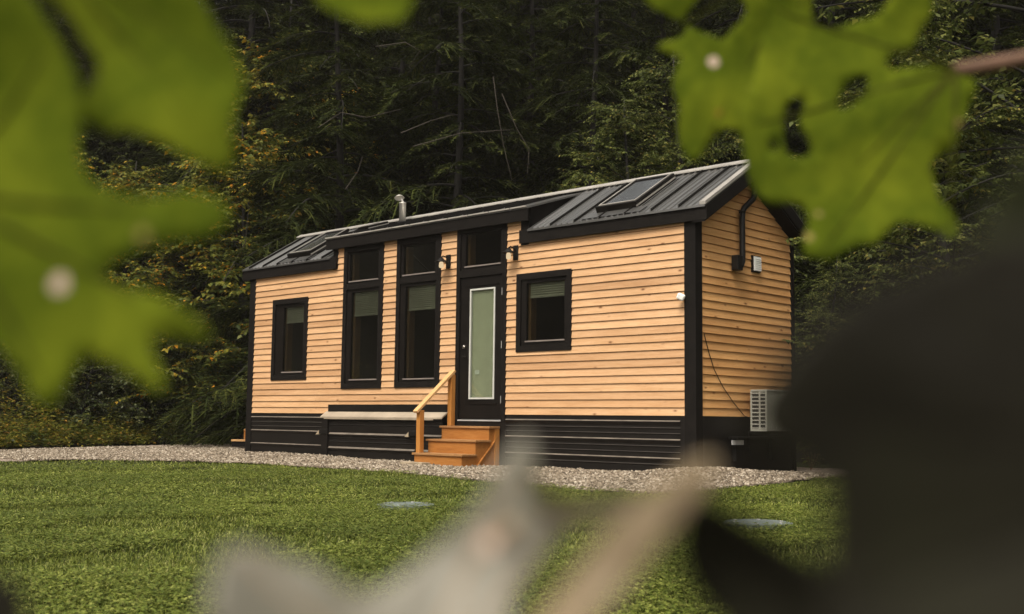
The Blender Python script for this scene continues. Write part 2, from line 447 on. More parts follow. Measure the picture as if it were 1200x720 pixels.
# windows
def window(w):
    _, x0, x1, z0, z1, panes, blinds = w
    f = MB()
    yf = -.044
    top = .10 if z1 < 3.5 else .10
    zin0 = min(p[2] for p in panes); zin1 = max(p[3] for p in panes); xin0 = min(p[0] for p in panes); xin1 = max(p[1] for p in panes)
    cw = .095
    f.box(x0, x0 + cw, yf, .02, z0, z1); f.box(x1 - cw, x1, yf, .02, z0, z1)
    f.box(x0 + cw, x1 - cw, yf, .02, z0, z0 + cw); f.box(x0 + cw, x1 - cw, yf, .02, z1 - .10, z1)
    if len(panes) == 2:
        f.box(x0 + cw, x1 - cw, yf + .004, .02, 3.04, 3.15)
    o = hpart(f, 'window', M['trim'])
    for i, (a, b_, c, d) in enumerate(panes):
        za, zb = z0 + cw, z1 - .10
        if len(panes) == 2: za, zb = (3.15, z1 - .10) if i == 0 else (z0 + cw, 3.04)
        s_ = MB(); xa, xb = x0 + cw, x1 - cw
        s_.box(xa, a, -.014, .04, za, zb); s_.box(b_, xb, -.014, .04, za, zb)
        s_.box(a, b_, -.014, .04, za, c); s_.box(a, b_, -.014, .04, d, zb)
        s_.build('sash', M['sash'], o)
        e_ = MB(); e_.box(a - .01, b_ + .01, -.032, -.015, c - .028, c - .006); e_.build('sash_rail', M['sash_edge'], o)
        g = MB(); g.box(a - .005, b_ + .005, .006, .012, c - .005, d + .005); g.build('pane', M['glass'], o)
        j = MB(); j.box(a - .02, a + .055, .045, .17, c, d); j.build('jamb', M['jamb'], o); j = MB(); j.box(b_ - .005, b_ + .02, .045, .17, c, d); j.build('jamb', M['jamb'], o)
        for bi, zlow in blinds:
            if bi == i:
                bl = MB(); n = max(6, int((d - zlow) / .032)); h = (d - zlow) / n
                for q in range(n):
                    zz = zlow + q * h
                    bl.prism([(.020, zz), (.032, zz + h / 2), (.020, zz + h), (.05, zz + h), (.05, zz)], a + .06, b_ - .006)
                bl.box(a + .06, b_ - .006, .018, .055, zlow - .025, zlow)
                bl.build('blind', M['blind'], o)
    return o
for w in WIN: window(w)

# door with transom
m_ = MB(); x0, x1, z0, z1 = DOOR; cw = .085
m_.box(x0, x0 + cw, -.044, .03, z0, z1); m_.box(x1 - cw, x1, -.044, .03, z0, z1)
m_.box(x0 + cw, x1 - cw, -.040, .03, 3.03, 3.15); m_.box(x0 + cw, x1 - cw, -.044, .03, z1 - .07, z1)
fr = hpart(m_, 'door_frame', M['trim'])
m_ = MB(); a, b_, c, d = -4.465, -3.64, 3.225, 3.765; xa, xb = x0 + cw, x1 - cw
for q in ((xa, a, 3.15, z1 - .07), (b_, xb, 3.15, z1 - .07), (a, b_, 3.15, c), (a, b_, d, z1 - .07)): m_.box(q[0], q[1], -.014, .04, q[2], q[3])
tr = hpart(m_, 'transom_window', M['sash'])
m_ = MB(); m_.box(a - .005, b_ + .005, .006, .012, c - .005, d + .005); m_.build('pane', M['glass'], tr)
m_ = MB(); m_.box(a - .01, b_ + .01, -.032, -.015, c - .028, c - .006); m_.build('sash_rail', M['sash_edge'], tr)
m_ = MB(); m_.box(a - .02, a + .055, .045, .17, c, d); m_.build('jamb', M['jamb'], tr)
m_ = MB(); A, B, C_, D_ = -4.335, -3.75, .99, 2.825
sx0, sx1, sz0, sz1 = xa + .004, xb - .004, .665, 3.026
for q in ((sx0, A, sz0, sz1), (B, sx1, sz0, sz1), (A, B, sz0, C_), (A, B, D_, sz1)): m_.box(q[0], q[1], -.012, .035, q[2], q[3])
m_.box(A - .06, B + .06, -.024, -.012, C_ - .085, C_ - .05); m_.box(A - .06, B + .06, -.024, -.012, D_ + .05, D_ + .075)
dr = hpart(m_, 'door', M['sash'])
m_ = MB(); t = .027
for q in ((A, A + t, C_, D_), (B - t, B, C_, D_), (A + t, B - t, C_, C_ + t), (A + t, B - t, D_ - t, D_)): m_.box(q[0], q[1], -.026, .02, q[2], q[3])
m_.build('glazing_frame', M['lite'], dr)
m_ = MB(); m_.box(A + t, B - t, -.004, .002, C_ + t, D_ - t); m_.build('pane', M['doorglass'], dr)
m_ = MB(); n = 60; h = (D_ - C_ - 2 * t - .03) / n
for q in range(n):
    zz = C_ + t + .012 + q * h; m_.add([(A + t + .035, .012, zz), (B - t - .035, .012, zz), (B - t - .035, .020, zz + h * .97), (A + t + .035, .020, zz + h * .97)], [(0, 1, 2, 3)])
m_.box(A + t + .03, A + t + .036, .008, .022, C_ + t, D_ - t); m_.box(B - t - .036, B - t - .03, .008, .022, C_ + t, D_ - t)
m_.box(A + t, B - t, .024, .03, C_ + t, D_ - t)
m_.build('blind', M['doorblind'], dr)
m_ = MB(); m_.box(-4.06 - .16, -4.06 - .06, .004, .0075, 1.40, 1.47); m_.build('sticker', M['white'], dr)
V, F = tube_arr([(-4.47, -.012, 1.865), (-4.47, -.03, 1.865)], .035, 16); m_ = MB(); m_.add(V, F); m_.tube([(-4.47, -.03, 1.865), (-4.47, -.05, 1.865)], .02, 12); m_.build('deadbolt', M['chrome'], dr)
m_ = MB(); m_.tube([(-4.47, -.012, 1.70), (-4.47, -.022, 1.70)], .034, 16); m_.tube([(-4.47, -.022, 1.70), (-4.47, -.06, 1.70)], .012, 10); m_.tube([(-4.475, -.055, 1.70), (-4.36, -.06, 1.695)], .011, 10); m_.build('handle', M['blackmetal'], dr)
for zz in (.98, 1.87, 2.74):
    m_ = MB(); m_.tube([(-3.588, -.022, zz - .06), (-3.588, -.022, zz + .06)], .009, 10); m_.build('hinge', M['grey'], dr)
m_ = MB(); m_.prism([(.03, .63), (-.05, .63), (-.05, .648), (.03, .664)], xa, xb); hpart(m_, 'threshold', M['grey'])

# ---- roof
RX0, RX1 = XL - .22, XR + .22
TH = .022
def roof_sheet(mb, x0, x1, ya, yb, zf, seams, ribs):
    """sheet running from (ya) up to (yb) with raised seams along the slope"""
    xs = [x0]
    ev = sorted([(x, .030, .042) for x in seams] + [(x, .020, .020) for x in ribs])
    prof = [(x0, 0)]; dark = []
    for x, w, h in ev:
        if x - w <= prof[-1][0] or x + w >= x1: continue
        if h > .03: prof += [(x - w * .35, 0), (x - w * .28, h), (x + w * .28, h), (x + w * .35, 0)]
        else: prof += [(x - w, 0), (x - w * .4, h), (x + w * .4, h), (x + w, 0)]
        if h > .03: dark += [len(prof) - 4, len(prof) - 3, len(prof) - 2]
    prof.append((x1, 0)); n = len(prof); V = []; F = []
    for y in (ya, yb):
        for x, h in prof: V.append((x, y, zf(y) + h))
    for y in (ya, yb):
        for x, h in prof: V.append((x, y, zf(y) + min(h, 0) - .03))
    for i in range(n - 1):
        F.append((i, i + 1, n + i + 1, n + i)); F.append((2 * n + i, 3 * n + i, 3 * n + i + 1, 2 * n + i + 1))
        F.append((i, 2 * n + i, 2 * n + i + 1, i + 1)); F.append((n + i, n + i + 1, 3 * n + i + 1, 3 * n + i))
    F.append((0, n, 3 * n, 2 * n)); F.append((n - 1, 3 * n - 1, 4 * n - 1, 2 * n - 1))
    mb.add(V, F); k0 = len(mb.m) - len(F)
    for i in dark: mb.m[k0 + 4 * i] = 1  # side shading of the seams put in as a black material
seams_all = [-.054 - .487 * k for k in range(-1, 23)]
ribs_all = [s + f_ for s in seams_all for f_ in (.13, .245, .36)]
def sub(l, a, b_): return [x for x in l if a + .06 < x < b_ - .06]
FB = -.08
def fz(y): return 3.70 + SL * (y - FB)
def dz(y): return 4.055 + (fz(RID) - .03 - 4.055) / (RID + .12) * (y + .12)
m_ = MB(); roof_sheet(m_, DX1 + .03, RX1, FB - .03, RID - .03, fz, sub(seams_all, DX1, RX1), sub(ribs_all, DX1, RX1))
rf = hpart(m_, 'roof', [M['roof'], M['blackmetal']])
m_ = MB(); roof_sheet(m_, RX0, DX0 - .03, FB - .03, RID - .03, fz, sub(seams_all, RX0, DX0), sub(ribs_all, RX0, DX0)); hpart(m_, 'roof', [M['roof'], M['blackmetal']])
m_ = MB(); roof_sheet(m_, RX0, RX1, RID + .03, YB + .11, lambda y: fz(YB - y), sub(seams_all, RX0, RX1), sub(ribs_all, RX0, RX1)); hpart(m_, 'roof', [M['roof'], M['blackmetal']])
m_ = MB(); roof_sheet(m_, DX0 - .14, DX1 + .06, -.125, RID - .03, dz, sub(seams_all, DX0, DX1), []); drf = hpart(m_, 'dormer_roof', [M['roof'], M['blackmetal']])
# drip edge of dormer
m_ = MB()
xx = DX0 - .13
while xx < DX1:
    x2 = min(xx + .483, DX1 + .05); m_.box(xx, x2 - .02, -.15, -.127, 4.045, 4.068); xx += .487
m_.build('drip_edge', M['ridge'], drf)
# ridge cap
m_ = MB(); zt = fz(RID) + .035
m_.prism([(RID - .10, zt - .042), (RID, zt + .018), (RID + .10, zt - .042), (RID + .10, zt - .060), (RID, zt), (RID - .10, zt - .060)], RX0 - .01, RX1 + .01)
hpart(m_, 'ridge_cap', M['ridge'])
q = MB(); q.prism([(FB - .035, fz(FB - .035) + .004), (RID - .12, fz(RID - .12) + .004), (RID - .12, fz(RID - .12) + .05), (FB - .035, fz(FB - .035) + .05)], RX1 - .085, RX1 + .018); hpart(q, 'rake_trim', M['ridge'])
# fascias, rakes, soffit
def fascia(x0, x1, y, z0, z1):
    q = MB(); q.box(x0, x1, y, y + .035, z0, z1); hpart(q, 'fascia', M['trim'])
fascia(-3.165, RX1 - .02, FB - .005, 3.475, 3.69)
fascia(RX0 + .02, -7.915, FB - .005, 3.465, 3.68)
fascia(DX0 - .13, DX1 + .05, -.118, 3.835, 4.043)
q = MB(); q.box(RX0 + .02, RX1 - .02, YB + .05, YB + .085, 3.46, 3.67); hpart(q, 'fascia', M['trim'])
for x in (RX1 - .02, RX0 - .015):
    q = MB()
    for sgn in (0, 1):
        Yf = (lambda y: y) if sgn == 0 else (lambda y: YB - y)
        pr_ = [(Yf(FB - .005), fz(FB) - .225), (Yf(RID), fz(RID) - .225), (Yf(RID), fz(RID) - .032), (Yf(FB - .005), fz(FB) - .032)]
        q.prism(pr_, x, x + .035)
    hpart(q, 'rake_board', M['trim'])
q = MB()
for xa_, xb_ in ((XR - .02, RX1 - .02), (RX0 + .02, XL + .02)):
    for sgn in (0, 1):
        Yf = (lambda y: y) if sgn == 0 else (lambda y: YB - y)
        q.prism([(Yf(FB), 3.49 + SL * FB + .005), (Yf(RID), 3.49 + SL * RID + .005), (Yf(RID), 3.49 + SL * RID + .03), (Yf(FB), 3.49 + SL * FB + .03)], xa_, xb_)
q.box(-3.16, XR - .02, FB + .03, .04, 3.50, 3.52); q.box(XL + .02, DX0 + .1, FB + .03, .04, 3.50, 3.52); q.box(DX0 - .08, DX1, -.085, .04, 3.85, 3.87)
hpart(q, 'soffit', M['trim'])
# dormer cheeks
for x in (DX0, DX1 - .03):
    q = MB(); q.prism([(0.03, 3.6), (RID - .05, fz(RID) - .1), (RID - .05, dz(RID - .05) - .035), (-.0, dz(0) - .035), (.0, 3.6)], x, x + .03); hpart(q, 'dormer_cheek', M['trim'])
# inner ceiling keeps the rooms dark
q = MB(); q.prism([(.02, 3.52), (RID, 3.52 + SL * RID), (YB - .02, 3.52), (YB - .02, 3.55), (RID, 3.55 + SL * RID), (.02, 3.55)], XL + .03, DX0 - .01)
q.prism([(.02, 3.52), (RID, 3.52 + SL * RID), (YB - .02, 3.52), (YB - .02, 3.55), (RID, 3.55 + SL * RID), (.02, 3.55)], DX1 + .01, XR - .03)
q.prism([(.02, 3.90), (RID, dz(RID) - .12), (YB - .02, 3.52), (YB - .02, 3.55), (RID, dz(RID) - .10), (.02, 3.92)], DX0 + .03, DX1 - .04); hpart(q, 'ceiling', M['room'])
# skylights
def skylight(x0, x1, ya, yb, zf, lift, parent, name='skylight'):
    def P(x, y, h): # along slope normal roughly vertical
        return (x, y - h * .5, zf(y) + h)
    q = MB()
    def ring(ax0, ax1, ay0, ay1, h0, h1):
        V = [P(x, y, h) for h in (h0, h1) for x, y in ((ax0, ay0), (ax1, ay0), (ax1, ay1), (ax0, ay1))]
        q.add(V, [(3, 2, 1, 0), (4, 5, 6, 7), (0, 1, 5, 4), (1, 2, 6, 5), (2, 3, 7, 6), (3, 0, 4, 7)])
    w = .055
    ring(x0, x0 + w, ya, yb, 0, lift); ring(x1 - w, x1, ya, yb, 0, lift)
    ring(x0 + w, x1 - w, ya, ya + w, 0, lift); ring(x0 + w, x1 - w, yb - w, yb, 0, lift)
    ring(x0 - .05, x1 + .05, ya - .05, yb + .03, .0, .012)
    o = hpart(q, name, M['sash'])
    q2 = q; q = MB()
    ring(x1 - .055, x1 - .035, ya + .035, yb, lift * .9, lift + .010); ring(x0 + .035, x0 + .055, ya + .035, yb, lift * .9, lift + .010); ring(x0 + .055, x1 - .055, ya + .035, ya + .055, lift * .9, lift + .010); ring(x1 - .004, x1 + .008, ya - .006, yb, lift * .3, lift * .5)
    q.build('cladding', M['ridge'], o)
    q = MB(); ring(x0 + w, x1 - w, ya + w, yb - w, lift * .75, lift * .85); q.build('pane', M['skyglass'], o)
    q = MB(); ring(x0 + w, x1 - w, ya + w, yb - w, .014, .02); q.build('shade', M['sash'], o)
    return o
skylight(-1.70, -.93, .10, 1.08, fz, .10, rf)
skylight(-9.68, -8.92, .10, 1.05, fz, .10, rf)
skylight(-8.02, -7.72, .55, 1.05, dz, .07, drf, 'roof_vent')
# apron flashing strips below the skylights
for xa_, xb_ in ((-1.9, -.75), (-9.85, -8.75)):
    q = MB(); q.add([(xa_, FB, fz(FB) + .024), (xb_, FB, fz(FB) + .024), (xb_, .12, fz(.12) + .024), (xa_, .12, fz(.12) + .024)], [(0, 1, 2, 3)]); hpart(q, 'flashing', M['roof'])
# stove pipe
q = MB(); cx, cy = -7.30, 1.02; zb_ = dz(cy) - .03
q.lathe([(.066, 0), (.066, .40), (.070, .40), (.070, .425), (.05, .425)], (cx, cy, zb_), 20)
sp = hpart(q, 'stovepipe', M['steel'], None, True)
q = MB(); q.lathe([(.15, .0), (.13, .03), (.085, .06), (.07, .075)], (cx, cy, zb_ - .02), 20); q.build('flashing', M['blackmetal'], sp)
q = MB(); q.tube([(cx, cy, zb_ + .42), (cx - .02, cy - .02, zb_ + .49)], .012, 8); q.tube([(cx + .03, cy, zb_ + .42), (cx - .03, cy - .01, zb_ + .52)], .007, 8); q.build('cap_bracket', M['steel'], sp)
q = MB(); q.lathe([(.004, .055), (.05, .045), (.095, .0), (.09, -.006), (.045, .036), (.004, .044)], (0, 0, 0), 20, False)
ca = q.build('rain_cap', M['steel'], sp, True); ca.location = (cx - .065, cy - .03, zb_ + .52); ca.rotation_euler = (rad(-12), rad(-22), 0)
# hitch frame at the end
q = MB(); q.box(XR - .02, XR + .16, .78, 2.3, .425, .45); q.box(XR - .02, XR + .06, .9, 1.0, .1, .425); q.box(XR - .02, XR + .06, 1.9, 2.0, .1, .425); ht = hpart(q, 'hitch_frame', M['blackmetal'])
q = MB(); q.box(XR + .07, XR + .085, .76, 1.06, .335, .402); q.build('plate', M['grey'], ht)

# ------------------------------------------------------------------ things fixed to or standing by the house
# storage locker along the base
lk = tag(empty('storage_locker', (-6.45, -.08, GZ)), 'long black storage locker with a pale sloping metal lid against the base of the house', 'locker')
ofs = Matrix.Translation((6.45, .08, -GZ))
def tpart(mb, name, mat, th, off, smooth=False):
    o = mb.build(name, mat, th, smooth); o.matrix_parent_inverse = off; return o
q = MB(); q.box(-8.09, -4.83, -.135, -.04, -.3, .69)
for z in (.37, .115): q.prism([(-.136, z + .018), (-.165, z - .012), (-.165, z - .024), (-.136, z - .06)], -7.90, -5.50); q.prism([(-.136, z + .018), (-.165, z - .012), (-.165, z - .024), (-.136, z - .06)], -5.36, -4.84)
for z in (.60, .54, .30, .23): q.prism([(-.136, z + .007), (-.146, z - .006), (-.136, z - .02)], -7.90, -4.84)
q.box(-8.10, -7.92, -.172, -.135, -.3, .66); q.box(-5.49, -5.37, -.16, -.135, -.3, .66)
q.box(-8.06, -4.82, -.06, -.031, .775, .905)
lb = tpart(q, 'body', M['skirt'], lk, ofs)
q = MB()
for z in (.37, .115):
    for a_, b2 in ((-7.90, -5.50), (-5.36, -4.84)): q.add([(a_, -.1385, z + .019), (b2, -.1385, z + .019), (b2, -.1675, z - .011), (a_, -.1675, z - .011)], [(0, 1, 2, 3)])
q.build('ledge', M['skirt_edge'], lb)
q = MB(); q.prism([(-.035, .785), (-.19, .68), (-.19, .655), (-.035, .755)], -8.13, -4.80); q.box(-8.02, -5.02, -.186, -.176, .635, .66); tpart(q, 'lid', M['lid'], lk, ofs)
for x in (-5.62, -8.14):
    q = MB(); q.box(x, x + .26, -.20, -.16, .36, .45, .008); la = tpart(q, 'latch', M['blackmetal'], lk, ofs)
    q = MB(); q.prism([(x - .10, .345), (x, .345), (x, .43)], -.20, -.165, 'y'); q.build('latch_tab', M['paver'], la)

# front steps
st = tag(empty('wooden_steps', (-4.15, -.45, GZ)), 'three orange stained wooden steps with one handrail leading up to the black door', 'steps')
ofs = Matrix.Translation((4.15, .45, -GZ))
X0, X1 = -4.70, -3.60
TR = [(.548, -.275, 0.0), (.332, -.572, -.26), (.112, -.872, -.56)]
for i, (z, yf, yb_) in enumerate(TR):
    q = MB(); q.box(X0 - .04, X1 - .30 * 0 + .03, yf - .025, yb_ if i else -.052, z - .036, z, .006); tpart(q, 'tread', M['tread_wood'], st, ofs)
    zb2 = (TR[i + 1][0] if i < 2 else GZ - .03)
    q = MB(); q.box(X0, X1, yf, yf + .03, zb2, z - .036); tpart(q, 'riser', M['step_wood'], st, ofs)
for x in (X0, X1 - .035):
    q = MB()
    prof = [(-.84, GZ - .03), (-.052, GZ - .03), (-.052, .512), (-.245, .512), (-.245, .296), (-.54, .296), (-.54, .076), (-.84, .076)]
    q.prism(prof, x + .004, x + .031)
    sd = tpart(q, 'side_panel', M['step_wood'], st, ofs)
    xo = x + .031 if x > -4 else x - .022
    q = MB(); q.bar((xo + (.002 if x > -4 else .024), -.56, GZ - .02), (xo + (.002 if x > -4 else .024), -.06, .40), .05, .02); q.build('brace', M['step_wood'], sd)
    q = MB(); q.box(xo, xo + .026, -.15, -.055, GZ - .02, .51); q.build('upright', M['post_wood'], sd)
for y, zb2, zt2 in ((-.79, .112, .80), (-.10, .548, 1.40)):
    q = MB(); q.box(X0 - .01, X0 + .08, y - .045, y + .045, zb2, zt2, .004); tpart(q, 'post', M['post_wood'], st, ofs)
q = MB(); q.bar((X0 + .035, -.90, .765), (X0 + .035, -.06, 1.465), .10, .038); tpart(q, 'handrail', M['rail_wood'], st, ofs)

q = MB(); q.box(-4.80, -4.28, -1.10, -.90, -.10, -.035, .01); o = q.build('stepping_board', M['paver'])
tag(o, 'flat weathered slab half under the lowest wooden step', 'slab')

# wall lanterns
def lantern(x, z, label):
    t_ = tag(empty('wall_lantern', (x, -.03, z)), label, 'lantern', 'wall lanterns beside the door')
    q = MB(); q.box(-.055, .055, -.012, .0, -.12, .12, .004); q.build('backplate', M['blackmetal'], t_)
    q = MB(); q.tube([(0, -.01, .03), (0, -.06, .07), (0, -.13, .085), (0, -.17, .06), (0, -.17, .02)], .012, 8); q.build('arm', M['blackmetal'], t_)
    q = MB(); q.lathe([(.02, .05), (.035, .045), (.05, .02), (.115, -.012), (.118, -.02), (.05, -.012), (.02, 0)], (0, -.17, .0), 20, False); q.build('lamp_shade', M['blackmetal'], t_, True)
    q = MB(); q.lathe([(.026, 0), (.036, -.02), (.040, -.06), (.038, -.095), (.018, -.105)], (0, -.17, -.02), 16); q.build('bulb', M['bulb'], t_, True)
    return t_
lantern(-4.865, 3.335, 'lit black wall lantern on the clapboards left of the door')
lantern(-3.285, 3.345, 'lit black wall lantern on the clapboards right of the door')

# outdoor unit of the air conditioner
ac = tag(empty('air_conditioner', (.43, 1.6, .535)), 'off white air conditioner outdoor unit with louvred side on the gable wall', 'air conditioner')
q = MB(); q.box(-.13, .13, -.38, .40, .0, .595, .012)
q.box(-.135, .14, -.395, .41, .575, .60, .006); q.box(-.135, .135, -.40, -.378, .0, .022)
for x in (-.135, .005, .112): q.box(x, x + .022, -.40, -.378, .02, .576)
for k in range(10): q.box(-.113, .112, -.398, -.380, .035 + k * .056, .052 + k * .056)
acb = q.build('casing', M['acwhite'], ac)
q = MB(); q.box(-.118, .118, -.388, -.3805, .03, .565); q.build('louvre', M['darkslot'], ac)
q = MB()
for rr in (.05, .10, .15, .20, .245):
    q.tube([(.142, .05 + rr * math.cos(a), .30 + rr * math.sin(a)) for a in np.linspace(0, 2 * math.pi, 25)], .004, 5, False)
for k in range(8):
    a = k * math.pi / 8; q.tube([(.145, .05 - .245 * math.cos(a), .30 - .245 * math.sin(a)), (.145, .05 + .245 * math.cos(a), .30 + .245 * math.sin(a))], .004, 5)
q.build('fan_grille', M['acwhite'], ac)
for y in (-.25, .25):
    q = MB(); q.box(-.29, .14, y - .02, y + .02, -.04, -.002); q.box(-.26, -.235, y - .02, y + .02, -.30, -.04); q.build('bracket', M['blackmetal'], ac)

# black conduit mast on the gable
cd = tag(empty('conduit_mast', (XR + .04, 1.06, 2.9)), 'bent black conduit pipe with a box at its foot on the gable wall', 'conduit')
q = MB(); xo = .05
pts = [(xo, .36, 1.55), (xo, .358, 1.26), (xo, .355, 1.17), (xo, .30, 1.08), (xo, .06, .92), (xo, .01, .85), (xo, 0, .75), (xo, 0, .18), (xo, -.005, .11), (xo, -.04, .05), (xo, -.08, .02)]
q.tube(pts, .043, 14); q.build('pipe', M['blackmetal'], cd, True)
for z in (1.16, .83): q = MB(); q.tube([(xo, .355 if z > 1 else .0, z), (xo, .356 if z > 1 else .0, z + .045)], .05, 14); q.build('coupling', M['blackmetal'], cd, True)
q = MB(); q.box(-.02, .09, -.19, -.05, -.03, .19, .008); q.build('junction_box', M['blackmetal'], cd)

wv = tag(empty('wall_vent', (XR + .0, 1.55, 3.03)), 'small white louvred vent in a black frame on the gable wall', 'vent')
q = MB(); q.box(-.005, .03, -.11, .11, -.125, .125); q.build('frame', M['blackmetal'], wv)
q = MB(); q.box(.03, .046, -.085, .10, -.105, .108)
for k in range(7): q.prism([(.041, -.095 + k * .028), (.056, -.095 + k * .028), (.041, -.073 + k * .028)], -.05, .095, 'y')
q.build('louvre', M['white'], wv)

sn = tag(empty('security_sensor', (-.03, -.04, 2.42)), 'small white security sensor on the black corner board', 'sensor')
q = MB(); q.tube([(.02, 0, 0), (.02, -.05, 0)], .014, 10); q.build('mount', M['white'], sn)
q = MB(); q.box(-.055, .055, -.12, -.045, -.045, .045, .02); o = q.build('head', M['white'], sn); o.rotation_euler = (rad(10), rad(25), rad(25))

q = MB(); q.tube([(XR + .012, .171, 1.90), (XR + .012, .22, 1.78), (XR + .012, .288, 1.634), (XR + .012, .42, 1.40), (XR + .012, .63, 1.168), (XR + .012, .90, .95), (XR + .012, 1.20, .75), (XR + .10, 1.26, .72), (.30, 1.3, .72)], .006, 6)
o = q.build('power_cable', M['blackmetal']); tag(o, 'thin black cable sagging across the gable wall to the air conditioner', 'cable')

# back steps seen past the left end of the house
bs = tag(empty('back_steps', (-13.15, 2.12, GZ + .08), rad(43.5)), 'pale wooden back steps peeking out past the left end of the house', 'steps')
q = MB(); q.box(-.75, .45, -.35, .0, .10, .14, .004); q.build('tread', M['rail_wood'], bs)
q = MB(); q.box(-.55, .45, .0, .4, .34, .38, .004); q.build('tread', M['rail_wood'], bs)
q = MB(); q.box(-.55, -.46, .02, .10, 0, .34); q.build('post', M['post_wood'], bs)
q = MB(); q.box(-.74, .44, -.33, -.30, -.02, .10); q.build('riser', M['trim'], bs)

# septic covers in the lawn
for x, y, r_, lb_ in ((1.98, -6.92, .22, 'smaller grey green septic cover in the lawn straight in front of the steps'), (4.87, -6.09, .23, 'larger grey green septic cover in the lawn nearest the gable end')):
    t_ = tag(empty('septic_cover', (x, y, GZ)), lb_, 'septic cover', 'septic covers in the lawn')
    q = MB(); q.lathe([(r_ + .02, -.05), (r_ + .02, .018), (r_ - .01, .024), (r_ - .02, .018), (.02, .03)], (0, 0, 0), 36); q.build('lid', M['septic'], t_)
    for k in range(6):
        a = k * math.pi / 3; q = MB(); q.lathe([(.012, .0), (.012, .012)], ((r_ - .04) * math.cos(a), (r_ - .04) * math.sin(a), .016), 8); q.build('bolt', M['grey'], t_)
# ------------------------------------------------------------------ ground
GRAVEL = [(-10.0, -7.4), (-9.3, -6.4), (-9.2, -5.64), (-9.1, -4.3), (-8.0, -3.35), (-6.4, -2.80), (-4.2, -2.78), (-2.6, -2.85), (-.64, -3.43), (.6, -3.58), (1.5, -3.88), (2.1, -3.75), (2.3, -3.3), (2.05, -2.1), (1.75, .4), (1.4, 3.2), (.9, 4.4),
          (-6, 4.0), (-11.5, 4.2), (-14.5, 6.5), (-19.5, 7.5), (-20.2, 5.7), (-17.9, 2.4), (-15.7, -1.0), (-14.5, -3.4), (-13.6, -7.4)]
def inside(P, poly):
    x, y = P[:, 0], P[:, 1]; r_ = np.zeros(len(P), bool); n = len(poly)
    for i in range(n):
        x0, y0 = poly[i]; x1, y1 = poly[(i + 1) % n]
        c = ((y0 > y) != (y1 > y)) & (x < (x1 - x0) * (y - y0) / (y1 - y0 + 1e-12) + x0); r_ ^= c
    return r_
def edge_dist(P, poly):
    d = np.full(len(P), 1e9); n = len(poly)
    for i in range(n):
        a = np.array(poly[i]); b = np.array(poly[(i + 1) % n]); ab = b - a
        t = np.clip(((P - a) @ ab) / (ab @ ab), 0, 1); d = np.minimum(d, np.linalg.norm(P - (a + t[:, None] * ab), axis=1))
    return d
def vnoise(x, y, s, seed=0):
    """smooth value noise, vectorised"""
    x = np.asarray(x) / s + seed * 17.3; y = np.asarray(y) / s + seed * 5.7
    xi = np.floor(x).astype(np.int64); yi = np.floor(y).astype(np.int64); fx = x - xi; fy = y - yi
    def h(a, b):
        v = (a * 374761393 + b * 668265263 + seed * 1442695) & 0x7fffffff; v = ((v ^ (v >> 13)) * 1274126177) & 0x7fffffff
        return ((v ^ (v >> 16)) & 0xffff) / 65535.0
    fx = fx * fx * (3 - 2 * fx); fy = fy * fy * (3 - 2 * fy)
    return (h(xi, yi) * (1 - fx) + h(xi + 1, yi) * fx) * (1 - fy) + (h(xi, yi + 1) * (1 - fx) + h(xi + 1, yi + 1) * fx) * fy
def gravel_h(x, y):
    x = np.asarray(x, float); y = np.asarray(y, float)
    b = .11 * np.exp(-(((x - .5) / .9) ** 2 + ((y + .15) / 1.1) ** 2)) + .04 * np.exp(-(((x + 9.3) / 1.6) ** 2 + ((y + .3) / 1.0) ** 2))
    return GZ + b + .018 * (vnoise(x, y, .6, 3) - .5) + .012 * (vnoise(x, y, .2, 4) - .5)

def grid(x0, x1, y0, y1, step, zf):
    xs = np.arange(x0, x1 + 1e-6, step); ys = np.arange(y0, y1 + 1e-6, step)
    X, Y = np.meshgrid(xs, ys); Z = zf(X, Y); V = np.stack([X.ravel(), Y.ravel(), Z.ravel()], 1)
    nx, ny = len(xs), len(ys); i = (np.arange(ny - 1)[:, None] * nx + np.arange(nx - 1)[None]).ravel()
    F = np.stack([i, i + 1, i + nx + 1, i + nx], 1); return V, F
# big ground sheet, as far as one could see
V, F = grid(-120, 120, -120, 120, 8, lambda X, Y: np.full_like(X, GZ - .03))
tag(link_mesh('ground', np_mesh('ground', V, F.ravel(), np.full(len(F), 4)), M['soil']), kind='structure')
# gravel bed: fine grid clipped to the outline
V, F = grid(-20.5, 2.6, -7.6, 7.8, .10, lambda X, Y: gravel_h(X, Y) - .006)
cen = V[F].mean(1)[:, :2]
keep = inside(cen + .10 * np.stack([vnoise(cen[:, 0], cen[:, 1], .3, 1) - .5, vnoise(cen[:, 0], cen[:, 1], .3, 2) - .5], 1), GRAVEL)
F = F[keep]
tag(link_mesh('gravel_path', np_mesh('gravel_path', V, F.ravel(), np.full(len(F), 4), True), M['gravelbed']), kind='structure')
# loose stones on it
ico = bmesh.new(); bmesh.ops.create_icosphere(ico, subdivisions=1, radius=1)
IV = np.array([v.co[:] for v in ico.verts]); IF = np.array([[v.index for v in f.verts] for f in ico.faces]); ico.free()
CAM = np.array([9.37575, -13.43617, 0.65192])
def scatter(n, poly, box):
    P = np.stack([rng.uniform(box[0], box[1], n), rng.uniform(box[2], box[3], n)], 1); return P[inside(P, poly)]
P = scatter(150000, GRAVEL, (-16, 2.4, -5.2, 2.0))
P = P[~((P[:, 0] > XL) & (P[:, 0] < XR - .0) & (P[:, 1] > 0))]
n = len(P); sz = rng.gamma(5, .0026, n).clip(.006, .03) * .95
rv = rng.normal(size=(n, 3, 3)); Q, _ = np.linalg.qr(rv)
sc = sz[:, None] * rng.uniform(.6, 1.25, (n, 3))
J = IV[None] * (1 + rng.uniform(-.22, .22, (n, len(IV), 1)))
